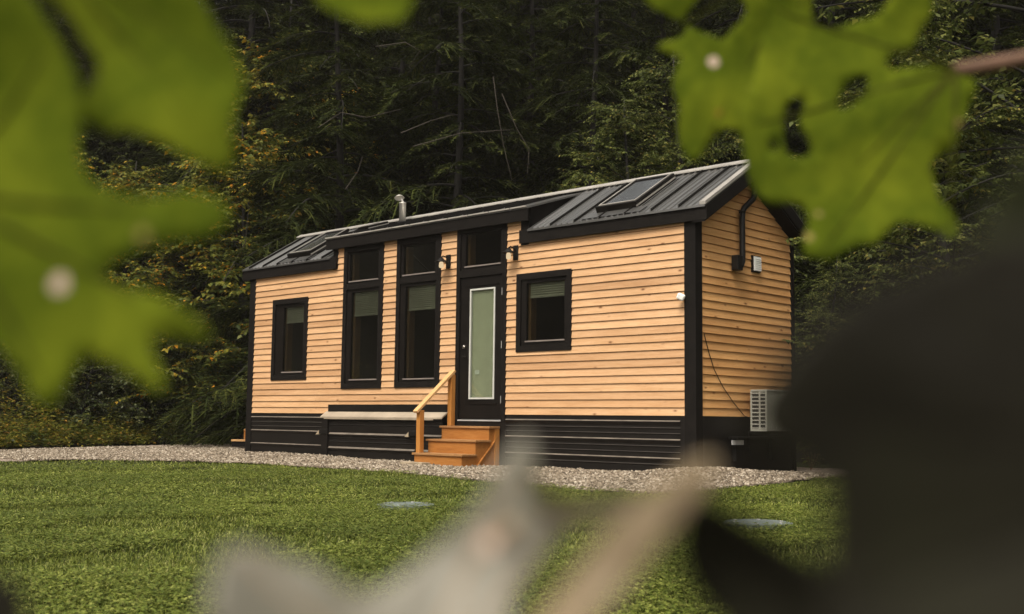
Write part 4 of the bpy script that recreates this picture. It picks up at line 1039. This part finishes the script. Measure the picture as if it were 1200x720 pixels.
# ------------------------------------------------------------------ the leaves close to the camera
LEAVES = json.loads('''[{"name":"green_left_main","o":[9.05818,-13.27249,0.69522],"ex":[0.87055,0.49164,-0.02097],"ey":[-0.06668,0.16009,0.98485],"ol":[[-0.08234,0.1066],[-0.06131,0.1019],[-0.04537,0.0939],[-0.03403,0.07849],[-0.0236,0.06306],[-0.02039,0.04955],[-0.01965,0.03642],[-0.01385,0.02789],[-0.00227,0.02217],[0.01245,0.01978],[0.0228,0.02177],[0.03422,0.01947],[0.03837,0.01362],[0.03479,0.00842],[0.02856,0.00637],[0.01902,0.00562],[0.01067,0.00381],[0.00276,0.00066],[-0.00272,-0.00355],[0.00455,-0.00614],[0.01495,-0.00816],[0.0255,-0.01218],[0.03285,-0.01765],[0.03606,-0.0211],[0.02928,-0.0222],[0.02102,-0.02133],[0.01629,-0.02241],[0.02057,-0.02834],[0.02529,-0.03564],[0.02268,-0.03766],[0.01547,-0.03342],[0.00647,-0.02914],[-0.00176,-0.02678],[-0.00708,-0.0284],[-0.00957,-0.03302],[-0.01118,-0.0391],[-0.01441,-0.04269],[-0.01944,-0.04033],[-0.02607,-0.03341],[-0.03133,-0.02786],[-0.03568,-0.02404],[-0.05204,-0.023]],"holes":[],"base":[-0.06296,0.0237],"tips":[[0.03502,0.01418],[0.03202,-0.01916],[-0.01569,-0.03922],[-0.03597,0.07257]],"spots":[[[-0.01742,-0.00492],0.00327,0],[[0.01125,0.00857],0.00202,1]]},{"name":"green_left_upper","o":[9.04198,-13.24933,0.75853],"ex":[0.87786,0.47439,-0.0657],"ey":[-0.00974,0.15485,0.98789],"ol":[[-0.06409,0.04515],[-0.04238,0.02532],[-0.02577,0.0071],[-0.02835,-0.00204],[-0.03106,-0.0075],[-0.02805,-0.0123],[-0.01941,-0.01639],[-0.0104,-0.01687],[-0.00058,-0.0188],[0.01013,-0.02299],[0.02069,-0.02739],[0.02766,-0.02951],[0.0295,-0.02324],[0.02726,-0.01413],[0.0284,-0.00545],[0.02775,0.00155],[0.02343,0.01041],[0.01793,0.01703],[0.01297,0.02375],[0.00758,0.03242],[0.00367,0.04307]],"holes":[],"base":[-0.05513,0.0514],"tips":[[0.02666,-0.02727],[0.02679,0.00184],[-0.01661,-0.01754]],"spots":[]},{"name":"green_top","o":[9.0644,-13.18646,0.79938],"ex":[0.85236,0.51858,-0.06749],"ey":[-0.07746,0.25284,0.9644],"ol":[[-0.03252,0.02229],[-0.02176,0.0052],[-0.01734,-0.00059],[-0.01056,-0.00558],[-0.00362,-0.00839],[0.00373,-0.01046],[0.00965,-0.00833],[0.01439,-0.0104],[0.01731,-0.0055],[0.01866,0.00154],[0.01981,0.02168]],"holes":[],"base":[-0.00339,0.02567],"tips":[[0.00373,-0.01046]],"spots":[]},{"name":"green_right_main","o":[9.07241,-12.82351,0.81975],"ex":[0.81533,0.57847,-0.02444],"ey":[-0.07433,0.14643,0.98642],"ol":[[-0.05154,0.10967],[-0.03894,0.08629],[-0.03003,0.07249],[-0.01671,0.06665],[-0.00189,0.0698],[0.00942,0.07187],[0.01652,0.08301],[0.02568,0.09643],[0.039,0.08485],[0.03961,0.07364],[0.03243,0.0604],[0.02832,0.05163],[0.01763,0.04844],[0.0117,0.04301],[0.01541,0.03641],[0.02507,0.03852],[0.03941,0.0384],[0.05177,0.03829],[0.06093,0.03066],[0.06306,0.02529],[0.05742,0.01358],[0.05174,-0.00016],[0.05188,-0.00856],[0.04327,-0.01484],[0.03566,-0.01904],[0.03808,-0.03043],[0.03959,-0.04069],[0.0476,-0.04876],[0.05004,-0.05682],[0.04787,-0.06589],[0.03615,-0.06103],[0.02614,-0.05712],[0.01597,-0.05623],[0.01023,-0.0634],[0.00452,-0.07004],[-0.0048,-0.07069],[-0.01184,-0.07383],[-0.01986,-0.08],[-0.02639,-0.0781],[-0.0339,-0.0762],[-0.03478,-0.06606],[-0.03093,-0.05577],[-0.03089,-0.04959],[-0.03656,-0.0424],[-0.04422,-0.04351],[-0.05189,-0.04462],[-0.06058,-0.03843],[-0.06549,-0.02689],[-0.06751,-0.01627],[-0.06957,-0.0034],[-0.07258,0.00308],[-0.07168,0.01396],[-0.06385,0.02819],[-0.05898,0.05261],[-0.05505,0.08659]],"holes":[[[-0.01397,0.01271],[-0.01484,0.02028],[-0.00987,0.02896],[-0.00299,0.03437],[0.00282,0.03433],[0.00269,0.02779],[-0.00133,0.01914],[-0.0072,0.01377]],[[-0.04511,-0.00017],[-0.04509,0.00846],[-0.04312,0.01823],[-0.03722,0.02256],[-0.03284,0.01927],[-0.03435,0.01168],[-0.03633,0.00521],[-0.03152,-0.00231],[-0.02869,-0.01083],[-0.03354,-0.01615],[-0.04126,-0.01512],[-0.04512,-0.00874]],[[-0.05339,-0.00875],[-0.05144,-0.00554],[-0.04804,-0.0066],[-0.04804,-0.01088],[-0.05193,-0.01196]]],"base":[0.05173,0.03721],"tips":[[-0.02638,-0.07709],[0.04528,-0.06191],[-0.05152,0.0808],[-0.06371,0.00307],[-0.00588,-0.02341]],"spots":[[[-0.03099,-0.06396],0.00247,1],[[-0.02519,-0.04953],0.00197,1],[[0.05232,0.003],0.00296,1]]},{"name":"green_right_upper","o":[8.98114,-12.8414,0.86837],"ex":[0.80712,0.58974,-0.02758],"ey":[-0.05923,0.12737,0.99009],"ol":[[-0.04986,0.07628],[-0.04413,0.04959],[-0.03198,0.04112],[-0.01569,0.03389],[-0.01872,0.02565],[-0.03579,0.0222],[-0.02917,0.01513],[-0.01844,0.01276],[-0.02246,0.00229],[-0.02485,-0.00927],[-0.01922,-0.02415],[-0.02054,-0.03552],[-0.01922,-0.04792],[-0.01061,-0.06124],[-0.00351,-0.05226],[0.00253,-0.041],[0.00974,-0.03646],[0.01807,-0.04089],[0.02731,-0.03522],[0.04734,-0.01539],[0.06539,-2e-05],[0.06809,0.02178],[0.06037,0.03576],[0.05945,0.07479]],"holes":[[[-0.02003,0.03629],[-0.01271,0.04574],[-0.00215,0.05518],[0.01071,0.05386],[0.02145,0.04427],[0.01939,0.03721],[0.01207,0.02903],[0.00581,0.02203],[-0.00167,0.02558],[-0.01134,0.03033]],[[0.03684,0.02773],[0.04207,0.03354],[0.05254,0.03581],[0.05775,0.03228],[0.05409,0.02532],[0.04575,0.02071],[0.03948,0.0219]]],"base":[0.06054,0.08679],"tips":[[-0.0347,0.0216],[-0.00959,-0.06012],[0.04476,-0.01256]],"spots":[[[0.00074,0.00749],0.00374,0],[[0.02454,-0.01147],0.00267,1],[[0.00441,-0.02745],0.00214,2]]},{"name":"withered_left","o":[9.20676,-13.2822,0.62615],"ex":[0.40598,0.9133,-0.03253],"ey":[-0.40774,0.21287,0.88794],"ol":[[-0.04398,-0.02324],[-0.04302,-0.01144],[-0.04094,-0.00399],[-0.03759,-0.00078],[-0.03264,-0.00046],[-0.02703,-0.00212],[-0.02137,-0.00413],[-0.01706,-0.00778],[-0.01257,-0.00883],[-0.0078,-0.00724],[-0.00264,-0.0029],[0.00427,0.00268],[0.01162,0.00929],[0.0168,0.01698],[0.02214,0.02425],[0.02513,0.02316],[0.02584,0.01527],[0.02385,0.01024],[0.02768,0.00992],[0.03335,0.01078],[0.03619,0.0089],[0.03046,0.00355],[0.02465,-0.00123],[0.01969,-0.00653],[0.01561,-0.01181],[0.01115,-0.02557]],"holes":[],"base":[-0.0075,-0.02931],"tips":[[0.02207,0.01869],[-0.03729,-0.00143],[0.03466,0.00926]],"spots":[[[0.01322,0.002],0.00266,0]]},{"name":"withered_strip","o":[9.24754,-13.27174,0.62613],"ex":[0.95389,0.29287,0.06578],"ey":[-0.19886,0.45243,0.86935],"ol":[[-0.01733,-0.0241],[-0.01494,-0.01226],[-0.01103,-0.00398],[-0.00584,0.00337],[0.00015,0.01048],[0.00692,0.01575],[0.01254,0.01934],[0.01637,0.01917],[0.0161,0.01477],[0.01091,0.00958],[0.00547,0.00409],[0.00023,-0.00262],[-0.00361,-0.00953],[-0.00642,-0.01626],[-0.00776,-0.02363]],"holes":[],"base":[-0.01223,-0.02529],"tips":[[0.014,0.01721]],"spots":[]},{"name":"dark_right","o":[9.31338,-13.30718,0.65376],"ex":[0.54127,0.84074,0.01341],"ey":[0.07036,-0.06118,0.99564],"ol":[[0.04685,0.02172],[0.03144,0.02118],[0.02156,0.02188],[0.01439,0.021],[0.00857,0.01874],[0.00287,0.01653],[-0.00272,0.01456],[-0.00754,0.01225],[-0.01161,0.0092],[-0.01498,0.006],[-0.01747,0.00285],[-0.01846,0.00012],[-0.01755,-0.0032],[-0.01453,-0.00558],[-0.01019,-0.00681],[-0.00798,-0.00862],[-0.00747,-0.01201],[-0.00738,-0.01598],[-0.00774,-0.01994],[-0.007,-0.02394],[-0.00727,-0.03187],[0.04804,-0.03498]],"holes":[],"base":[0.0474,-0.00445],"tips":[[-0.01549,-8e-05],[0.00759,0.01013],[-0.00634,-0.02397]],"spots":[]},{"name":"dark_upper","o":[9.31256,-13.25494,0.67972],"ex":[0.58772,0.80811,0.03921],"ey":[0.0531,-0.08689,0.9948],"ol":[[0.03276,0.02793],[0.01894,0.0254],[0.00844,0.02196],[0.00279,0.01658],[-0.00249,0.01179],[-0.00456,0.00733],[-0.00775,0.00393],[-0.00837,-0.00049],[-0.01097,-0.00437],[-0.01357,-0.00849],[-0.01783,-0.01205],[-0.01647,-0.01722],[-0.01085,-0.01991],[-0.00367,-0.01876],[0.0051,-0.0163],[0.03233,-0.0154]],"holes":[],"base":[0.03253,0.00491],"tips":[[-0.00631,0.00472],[-0.01714,-0.01335],[-0.00043,0.01522]],"spots":[]},{"name":"dark_bottom","o":[9.28594,-13.29247,0.63106],"ex":[0.09569,0.99257,-0.07517],"ey":[0.07392,0.06823,0.99493],"ol":[[0.02907,-0.00011],[0.0192,0.00015],[0.01044,0.00314],[0.00172,0.00642],[-0.00531,0.00932],[-0.01182,0.01092],[-0.017,0.01023],[-0.01816,0.00659],[-0.01682,0.00214],[-0.01269,-0.00237],[-0.00674,-0.00613],[-0.00164,-0.01026],[0.00146,-0.0156],[0.04443,-0.01822]],"holes":[],"base":[0.03918,-0.0179],"tips":[[-0.01228,0.00561]],"spots":[]},{"name":"withered_shadow","o":[9.22404,-13.25772,0.63611],"ex":[0.72579,0.68782,0.01139],"ey":[-0.20669,0.20225,0.95727],"ol":[[-0.01038,0.00669],[-0.00727,0.00528],[-0.00559,0.00142],[-0.00012,3e-05],[0.00745,0.00107],[0.01362,0.00107],[0.01279,-0.00239],[0.00659,-0.00444],[-0.00091,-0.00512],[-0.00667,-0.00342],[-0.00972,3e-05]],"holes":[],"base":[-0.01246,-0.0058],"tips":[[0.01235,-0.00066]],"spots":[]},{"name":"dark_corner","o":[9.16676,-13.34736,0.61801],"ex":[0.72579,0.68782,0.01139],"ey":[0.05901,-0.07876,0.99515],"ol":[[-0.00877,0.00773],[-0.00121,0.00592],[0.00272,0.00471],[0.00484,0.0032],[0.00544,-0.00073],[0.00574,-0.01041],[-0.00877,-0.01041]],"holes":[],"base":[-0.00877,-0.00738],"tips":[[0.00408,0.0032]],"spots":[]}]''')
LV = {l['name']: l for l in LEAVES}
def near_leaf_mat(name, lo, mid, hi, vein, spots, trans=.45, rough=.45):
    m, nt, out = new_mat(name); c = coord(nt)
    n = noise(nt, c, 17 if 'green' in name else 26, 4, .5); n2 = noise(nt, c, 160, 4)
    col = ramp(nt, n, [(.28, lo), (.5, mid), (.72, hi)])
    col = mix(nt, .25, col, ramp(nt, n2, [(.35, lo), (.65, hi)]))
    for (sx, sy), r_, kind in spots:
        vm = N(nt, 'ShaderNodeVectorMath', operation='DISTANCE'); 
        sep = nt.nodes.new('ShaderNodeSeparateXYZ'); wn = N(nt, 'ShaderNodeTexNoise', Scale=90.0, Detail=3.0); L(nt, c, wn.inputs['Vector']); wv = N(nt, 'ShaderNodeVectorMath', operation='MULTIPLY_ADD'); L(nt, wn.outputs['Color'], wv.inputs[0]); wv.inputs[1].default_value = (r_ * .9,) * 3; L(nt, c, wv.inputs[2]); L(nt, wv.outputs[0], sep.inputs[0]); cb = nt.nodes.new('ShaderNodeCombineXYZ')
        L(nt, sep.outputs[0], cb.inputs[0]); L(nt, sep.outputs[1], cb.inputs[1])
        L(nt, cb.outputs[0], vm.inputs[0]); vm.inputs[1].default_value = (sx + r_ * .45, sy + r_ * .45, 0)
        mr = N(nt, 'ShaderNodeMapRange'); L(nt, vm.outputs['Value'], mr.inputs[0]); mr.inputs[1].default_value = r_ * .7; mr.inputs[2].default_value = r_ * 1.15; mr.inputs[3].default_value = 1; mr.inputs[4].default_value = 0
        col = mix(nt, mr.outputs[0], col, [(.62, .48, .40), (.34, .27, .09), (.30, .20, .03)][kind])
    p = principled(nt, out, col, rough, 0, bump(nt, n2, .25, .0006), .0 if 'green' in name else .1)
    t = nt.nodes.new('ShaderNodeBsdfTranslucent'); L(nt, col, t.inputs[0])
    ms = nt.nodes.new('ShaderNodeMixShader'); ms.inputs[0].default_value = trans
    L(nt, p.outputs[0], ms.inputs[1]); L(nt, t.outputs[0], ms.inputs[2]); L(nt, ms.outputs[0], out.inputs[0]); return m
GR = dict(lo=(.046, .070, .007), mid=(.100, .135, .011), hi=(.205, .24, .018), vein=None)
WI = dict(lo=(.075, .070, .042), mid=(.22, .205, .165), hi=(.42, .40, .345), vein=None)
TA = dict(lo=(.12, .085, .048), mid=(.20, .15, .09), hi=(.29, .23, .15), vein=None)
FO = dict(lo=(.035, .032, .017), mid=(.060, .052, .028), hi=(.10, .085, .05), vein=None)  # shadow among the dry leaves put into a dark brown
DK = dict(lo=(.0135, .0120, .0095), mid=(.022, .0195, .0148), hi=(.033, .032, .019), vein=None)  # shade on the near leaves put into a near-black base colour
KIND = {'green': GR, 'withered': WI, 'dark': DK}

def smooth_loop(pts, rounds=1):
    P = [Vector(p) for p in pts]
    for _ in range(rounds):
        Q = []
        for a, b in zip(P, P[1:] + P[:1]): Q += [a * .8 + b * .2, a * .2 + b * .8]
        P = Q
    return P
def near_leaf(key, parent, curl=.0, seed=0, rounds=1, label=None):
    l = LV[key]; g = random.Random(seed)
    loops = [smooth_loop(l['ol'], rounds)] + [smooth_loop(h, rounds) for h in l['holes']]
    verts = []; edges = []
    for lp in loops:
        b = len(verts); n = len(lp); verts += lp; edges += [(b + i, b + (i + 1) % n) for i in range(n)]
    xs = [v.x for v in verts]; ys = [v.y for v in verts]; w = max(max(xs) - min(xs), max(ys) - min(ys)); st = w / 22
    x = min(xs)
    while x < max(xs):
        y = min(ys)
        while y < max(ys): verts.append(Vector((x + g.uniform(-.2, .2) * st, y + g.uniform(-.2, .2) * st))); y += st
        x += st
    face = []
    r_ = delaunay_2d_cdt(verts, edges, face, 2 if not l['holes'] else 2, 1e-7)
    V2, _, F2 = r_[0], r_[1], r_[2]
    import mathutils
    def inpoly(p, poly):
        c = False; n = len(poly)
        for i in range(n):
            a, b = poly[i], poly[(i + 1) % n]
            if (a.y > p.y) != (b.y > p.y) and p.x < (b.x - a.x) * (p.y - a.y) / (b.y - a.y) + a.x: c = not c
        return c
    keep = []
    for f in F2:
        c = sum((V2[i] for i in f), Vector((0, 0))) / len(f)
        if inpoly(c, loops[0]) and not any(inpoly(c, h) for h in loops[1:]): keep.append(f)
    base = Vector(l['base']); tips = [Vector(t) for t in l['tips']]
    def zf(p):
        q = p / w; z = curl * w * (q.x * q.x + q.y * q.y) + .018 * w * math.sin(q.x * 9 + seed) + .015 * w * math.sin(q.y * 11 + 2 * seed)
        dmin = 9
        for t in tips:
            ab = t - base; s = max(0, min(1, (p - base).dot(ab) / ab.length_squared)); dmin = min(dmin, (p - base - ab * s).length)
        return z + .10 * min(dmin, .12 * w)
    ids = sorted({i for f in keep for i in f}); mp = {i: k for k, i in enumerate(ids)}
    th = .0004; n = len(ids)
    V = [(V2[i].x, V2[i].y, zf(V2[i])) for i in ids] + [(V2[i].x, V2[i].y, zf(V2[i]) - th) for i in ids]
    F = [[mp[i] for i in f] for f in keep]; ec = {}
    for f in F:
        for a, b in zip(f, f[1:] + f[:1]): ec[(a, b)] = 1
    side = [[b, a, a + n, b + n] for (a, b) in ec if (b, a) not in ec]
    mb = MB(); mb.v = V; mb.f = F + [[i + n for i in f[::-1]] for f in F] + side; mb.m = [0] * len(mb.f)
    k = 'green' if key.startswith('green') else ('dark' if key.startswith('dark') else 'withered')
    kd = dict(lo=(.020, .022, .011), mid=(.030, .033, .014), hi=(.045, .05, .018)) if key == 'dark_upper' else TA if key == 'withered_strip' else FO if key in ('withered_dark', 'withered_shadow') else KIND[k]  # the upper dark leaf also has its shade put into the colour
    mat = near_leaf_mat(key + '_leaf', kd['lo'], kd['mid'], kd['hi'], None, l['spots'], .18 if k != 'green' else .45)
    o = mb.build('leaf', mat, None, True); o.parent = parent
    if label: o['label'] = label
    ex, ey = Vector(l['ex']), Vector(l['ey']); nz = ex.cross(ey)
    W = Matrix(((ex.x, ey.x, nz.x, l['o'][0]), (ex.y, ey.y, nz.y, l['o'][1]), (ex.z, ey.z, nz.z, l['o'][2]), (0, 0, 0, 1)))
    o.matrix_parent_inverse = parent.matrix_world.inverted(); o.matrix_basis = W
    # veins
    q = MB()
    for t in tips:
        q.tube([(p.x, p.y, zf(p) + .0002) for p in (base.lerp(t, s) for s in (0, .25, .5, .75, .97))], [w * .009 * (1 - .8 * s) for s in (0, .25, .5, .75, .97)], 5)
    vm = M['vein'] if k == 'green' else M['veindark'] if k == 'dark' else M['veindry']
    q.build('vein', vm, o, True)
    return o, W @ Vector((base.x, base.y, zf(base)))
M['vein'] = plain('leaf_vein', (.042, .046, .008), .8, 0, .2, 90, 0, 0)
M['veindark'] = plain('dark_leaf_vein', (.014, .012, .008), .8, 0, .2, 90, 0, .1)
M['veindry'] = plain('dry_leaf_vein', (.30, .21, .13), .7, 0, .2, 90, 0)

def sapling(name, foot, top, r0, keys, label, cat, stem_mat, curl=.25, leaf_labels=None, twig_r=.0016):
    t_ = tag(empty(name, (foot[0], foot[1], GZ)), label, cat); bpy.context.view_layer.update()
    ofs = t_.matrix_world.inverted()
    f3 = Vector((foot[0], foot[1], GZ - .05)); tp_ = Vector(top)
    pts = [f3.lerp(tp_, s) + Vector((.012 * math.sin(s * 5), .012 * math.cos(s * 4), 0)) for s in (0, .2, .4, .6, .8, 1)]
    q = MB(); q.tube(pts, [r0 * (1 - .55 * s) for s in (0, .2, .4, .6, .8, 1)], 8); o = q.build('stem', stem_mat, t_, True); o.matrix_parent_inverse = ofs
    for i, k in enumerate(keys):
        lf, bp_ = near_leaf(k, t_, curl, i + len(name), 1, (leaf_labels or {}).get(k))
        # petiole from the nearest stem point to the leaf base
        a = min(pts[2:], key=lambda p: (p - bp_).length)
        mid = a.lerp(bp_, .5) + Vector((0, 0, .012))
        q = MB(); q.tube([a, a.lerp(mid, .5) + Vector((0, 0, .004)), mid, mid.lerp(bp_, .5) + Vector((0, 0, .002)), bp_], [twig_r * 1.5, twig_r * 1.3, twig_r * 1.1, twig_r, twig_r * .9], 6)
        o = q.build('petiole', stem_mat, t_, True); o.matrix_parent_inverse = ofs
    return t_
sapling('maple_sapling', (8.84, -13.37), (8.90, -13.27, .95), .010, ['green_left_main', 'green_left_upper', 'green_top'], 'out of focus maple sapling with big green leaves filling the left of the view', 'sapling', M['twig'], .12,
        {'green_left_main': 'big green maple leaf with a pale round blemish'})
rs = sapling('maple_sapling', (9.42, -12.45), (9.25, -12.55, 1.15), .012, ['green_right_main', 'green_right_upper'], 'blurred maple sapling with holed green leaves on a brown twig at the upper right', 'sapling', M['twig'], .12,
        {'green_right_main': 'large green maple leaf eaten through by holes'}, .005)
sapling('dry_weed', (9.205, -13.245), (9.19, -13.245, .575), .004, ['withered_left', 'withered_strip', 'withered_shadow'], 'blurred pale dry plant with curled grey and tan leaves at the bottom centre', 'dry plant', M['veindry'], .35,
        {'withered_left': 'greyish curled dry leaf', 'withered_strip': 'narrow tan dry leaf', 'withered_shadow': 'dark brown scrap standing in for shadow among the dry leaves'})
sapling('dark_shrub', (9.36, -13.05), (9.33, -13.09, .80), .010, ['dark_right', 'dark_upper', 'dark_bottom'], 'blurred shrub leaves filling the lower right corner, their shade put into a dark brown colour', 'shrub', M['veindark'], .12)
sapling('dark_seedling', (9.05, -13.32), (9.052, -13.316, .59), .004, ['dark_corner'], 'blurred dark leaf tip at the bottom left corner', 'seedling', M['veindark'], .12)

# ------------------------------------------------------------------ camera, light, sky
cam = bpy.data.cameras.new('camera'); co = bpy.data.objects.new('camera', cam); COL.objects.link(co)
r_ = Vector((.7257924, .68781943, .01139367)); u_ = Vector((.0590146, -.07875717, .99514551)); f_ = Vector((-.68537775, .72159666, .09775274))
co.matrix_world = Matrix(((r_.x, u_.x, -f_.x, CAM[0]), (r_.y, u_.y, -f_.y, CAM[1]), (r_.z, u_.z, -f_.z, CAM[2]), (0, 0, 0, 1)))
cam.sensor_fit = 'HORIZONTAL'; cam.sensor_width = 36; cam.lens = 36 * 1349.8 / 1200
cam.clip_start = .05; cam.clip_end = 1000
cam.dof.use_dof = True; cam.dof.focus_distance = 13.8; cam.dof.aperture_fstop = 5.0; cam.dof.aperture_blades = 9
SC.camera = co

EL, AZ = 55.0, math.degrees(math.atan2(.28, -.96))     # sun direction (towards the sun), clockwise from +Y
sun = bpy.data.lights.new('sun', 'SUN'); so = bpy.data.objects.new('sun', sun); COL.objects.link(so)
sd = Vector((math.sin(rad(AZ)) * math.cos(rad(EL)), math.cos(rad(AZ)) * math.cos(rad(EL)), math.sin(rad(EL))))
so.rotation_euler = sd.to_track_quat('Z', 'Y').to_euler(); so.location = (0, -20, 30)
sun.energy = 1.5; sun.angle = rad(22); sun.color = (1.0, .93, .82)
w = bpy.data.worlds.new('World'); SC.world = w; w.use_nodes = True
nt = w.node_tree; bg = nt.nodes['Background']
sky = nt.nodes.new('ShaderNodeTexSky'); sky.sky_type = 'NISHITA'; sky.sun_disc = False
sky.sun_elevation = rad(EL); sky.sun_rotation = rad(AZ); sky.dust_density = 5; sky.air_density = 1.0; sky.ozone_density = 1.0
hs = nt.nodes.new('ShaderNodeHueSaturation'); hs.inputs['Saturation'].default_value = .25
nt.links.new(sky.outputs[0], hs.inputs['Color'])
ml = nt.nodes.new('ShaderNodeMix'); ml.data_type = 'RGBA'; ml.blend_type = 'MULTIPLY'; ml.inputs[0].default_value = 1; ml.inputs[7].default_value = (1.0, .96, .88, 1)
nt.links.new(hs.outputs[0], ml.inputs[6]); nt.links.new(ml.outputs[2], bg.inputs[0])
bg.inputs[1].default_value = .11
SC.view_settings.view_transform = 'Standard'; SC.view_settings.look = 'None'; SC.view_settings.gamma = 1; SC.view_settings.exposure = 0.95
SC.view_settings.use_curve_mapping = False
cy = SC.cycles
cy.use_denoising = True; cy.use_adaptive_sampling = False
cy.max_bounces = 8; cy.diffuse_bounces = 3; cy.glossy_bounces = 3; cy.transmission_bounces = 4; cy.transparent_max_bounces = 8
cy.caustics_reflective = False; cy.caustics_refractive = False; cy.sample_clamp_indirect = 6
SC.render.film_transparent = False

# thin scattering volume added to lift the blacks, most of all in the wood
q = MB(); q.box(-121, 121, -121, 121, -1.6, 62)
def black_lift_mat():
    m, nt, out = new_mat('black_lift_volume'); v = nt.nodes.new('ShaderNodeVolumePrincipled')
    v.inputs['Color'].default_value = (.95, .88, .79, 1); v.inputs['Density'].default_value = .00035; v.inputs['Anisotropy'].default_value = 0
    L(nt, v.outputs[0], out.inputs['Volume']); return m
tag(q.build('black_lift_haze', black_lift_mat()), 'thin scattering volume added to lift the blacks over the lawn and the wood', None, None, 'stuff')
cy.volume_bounces = 0
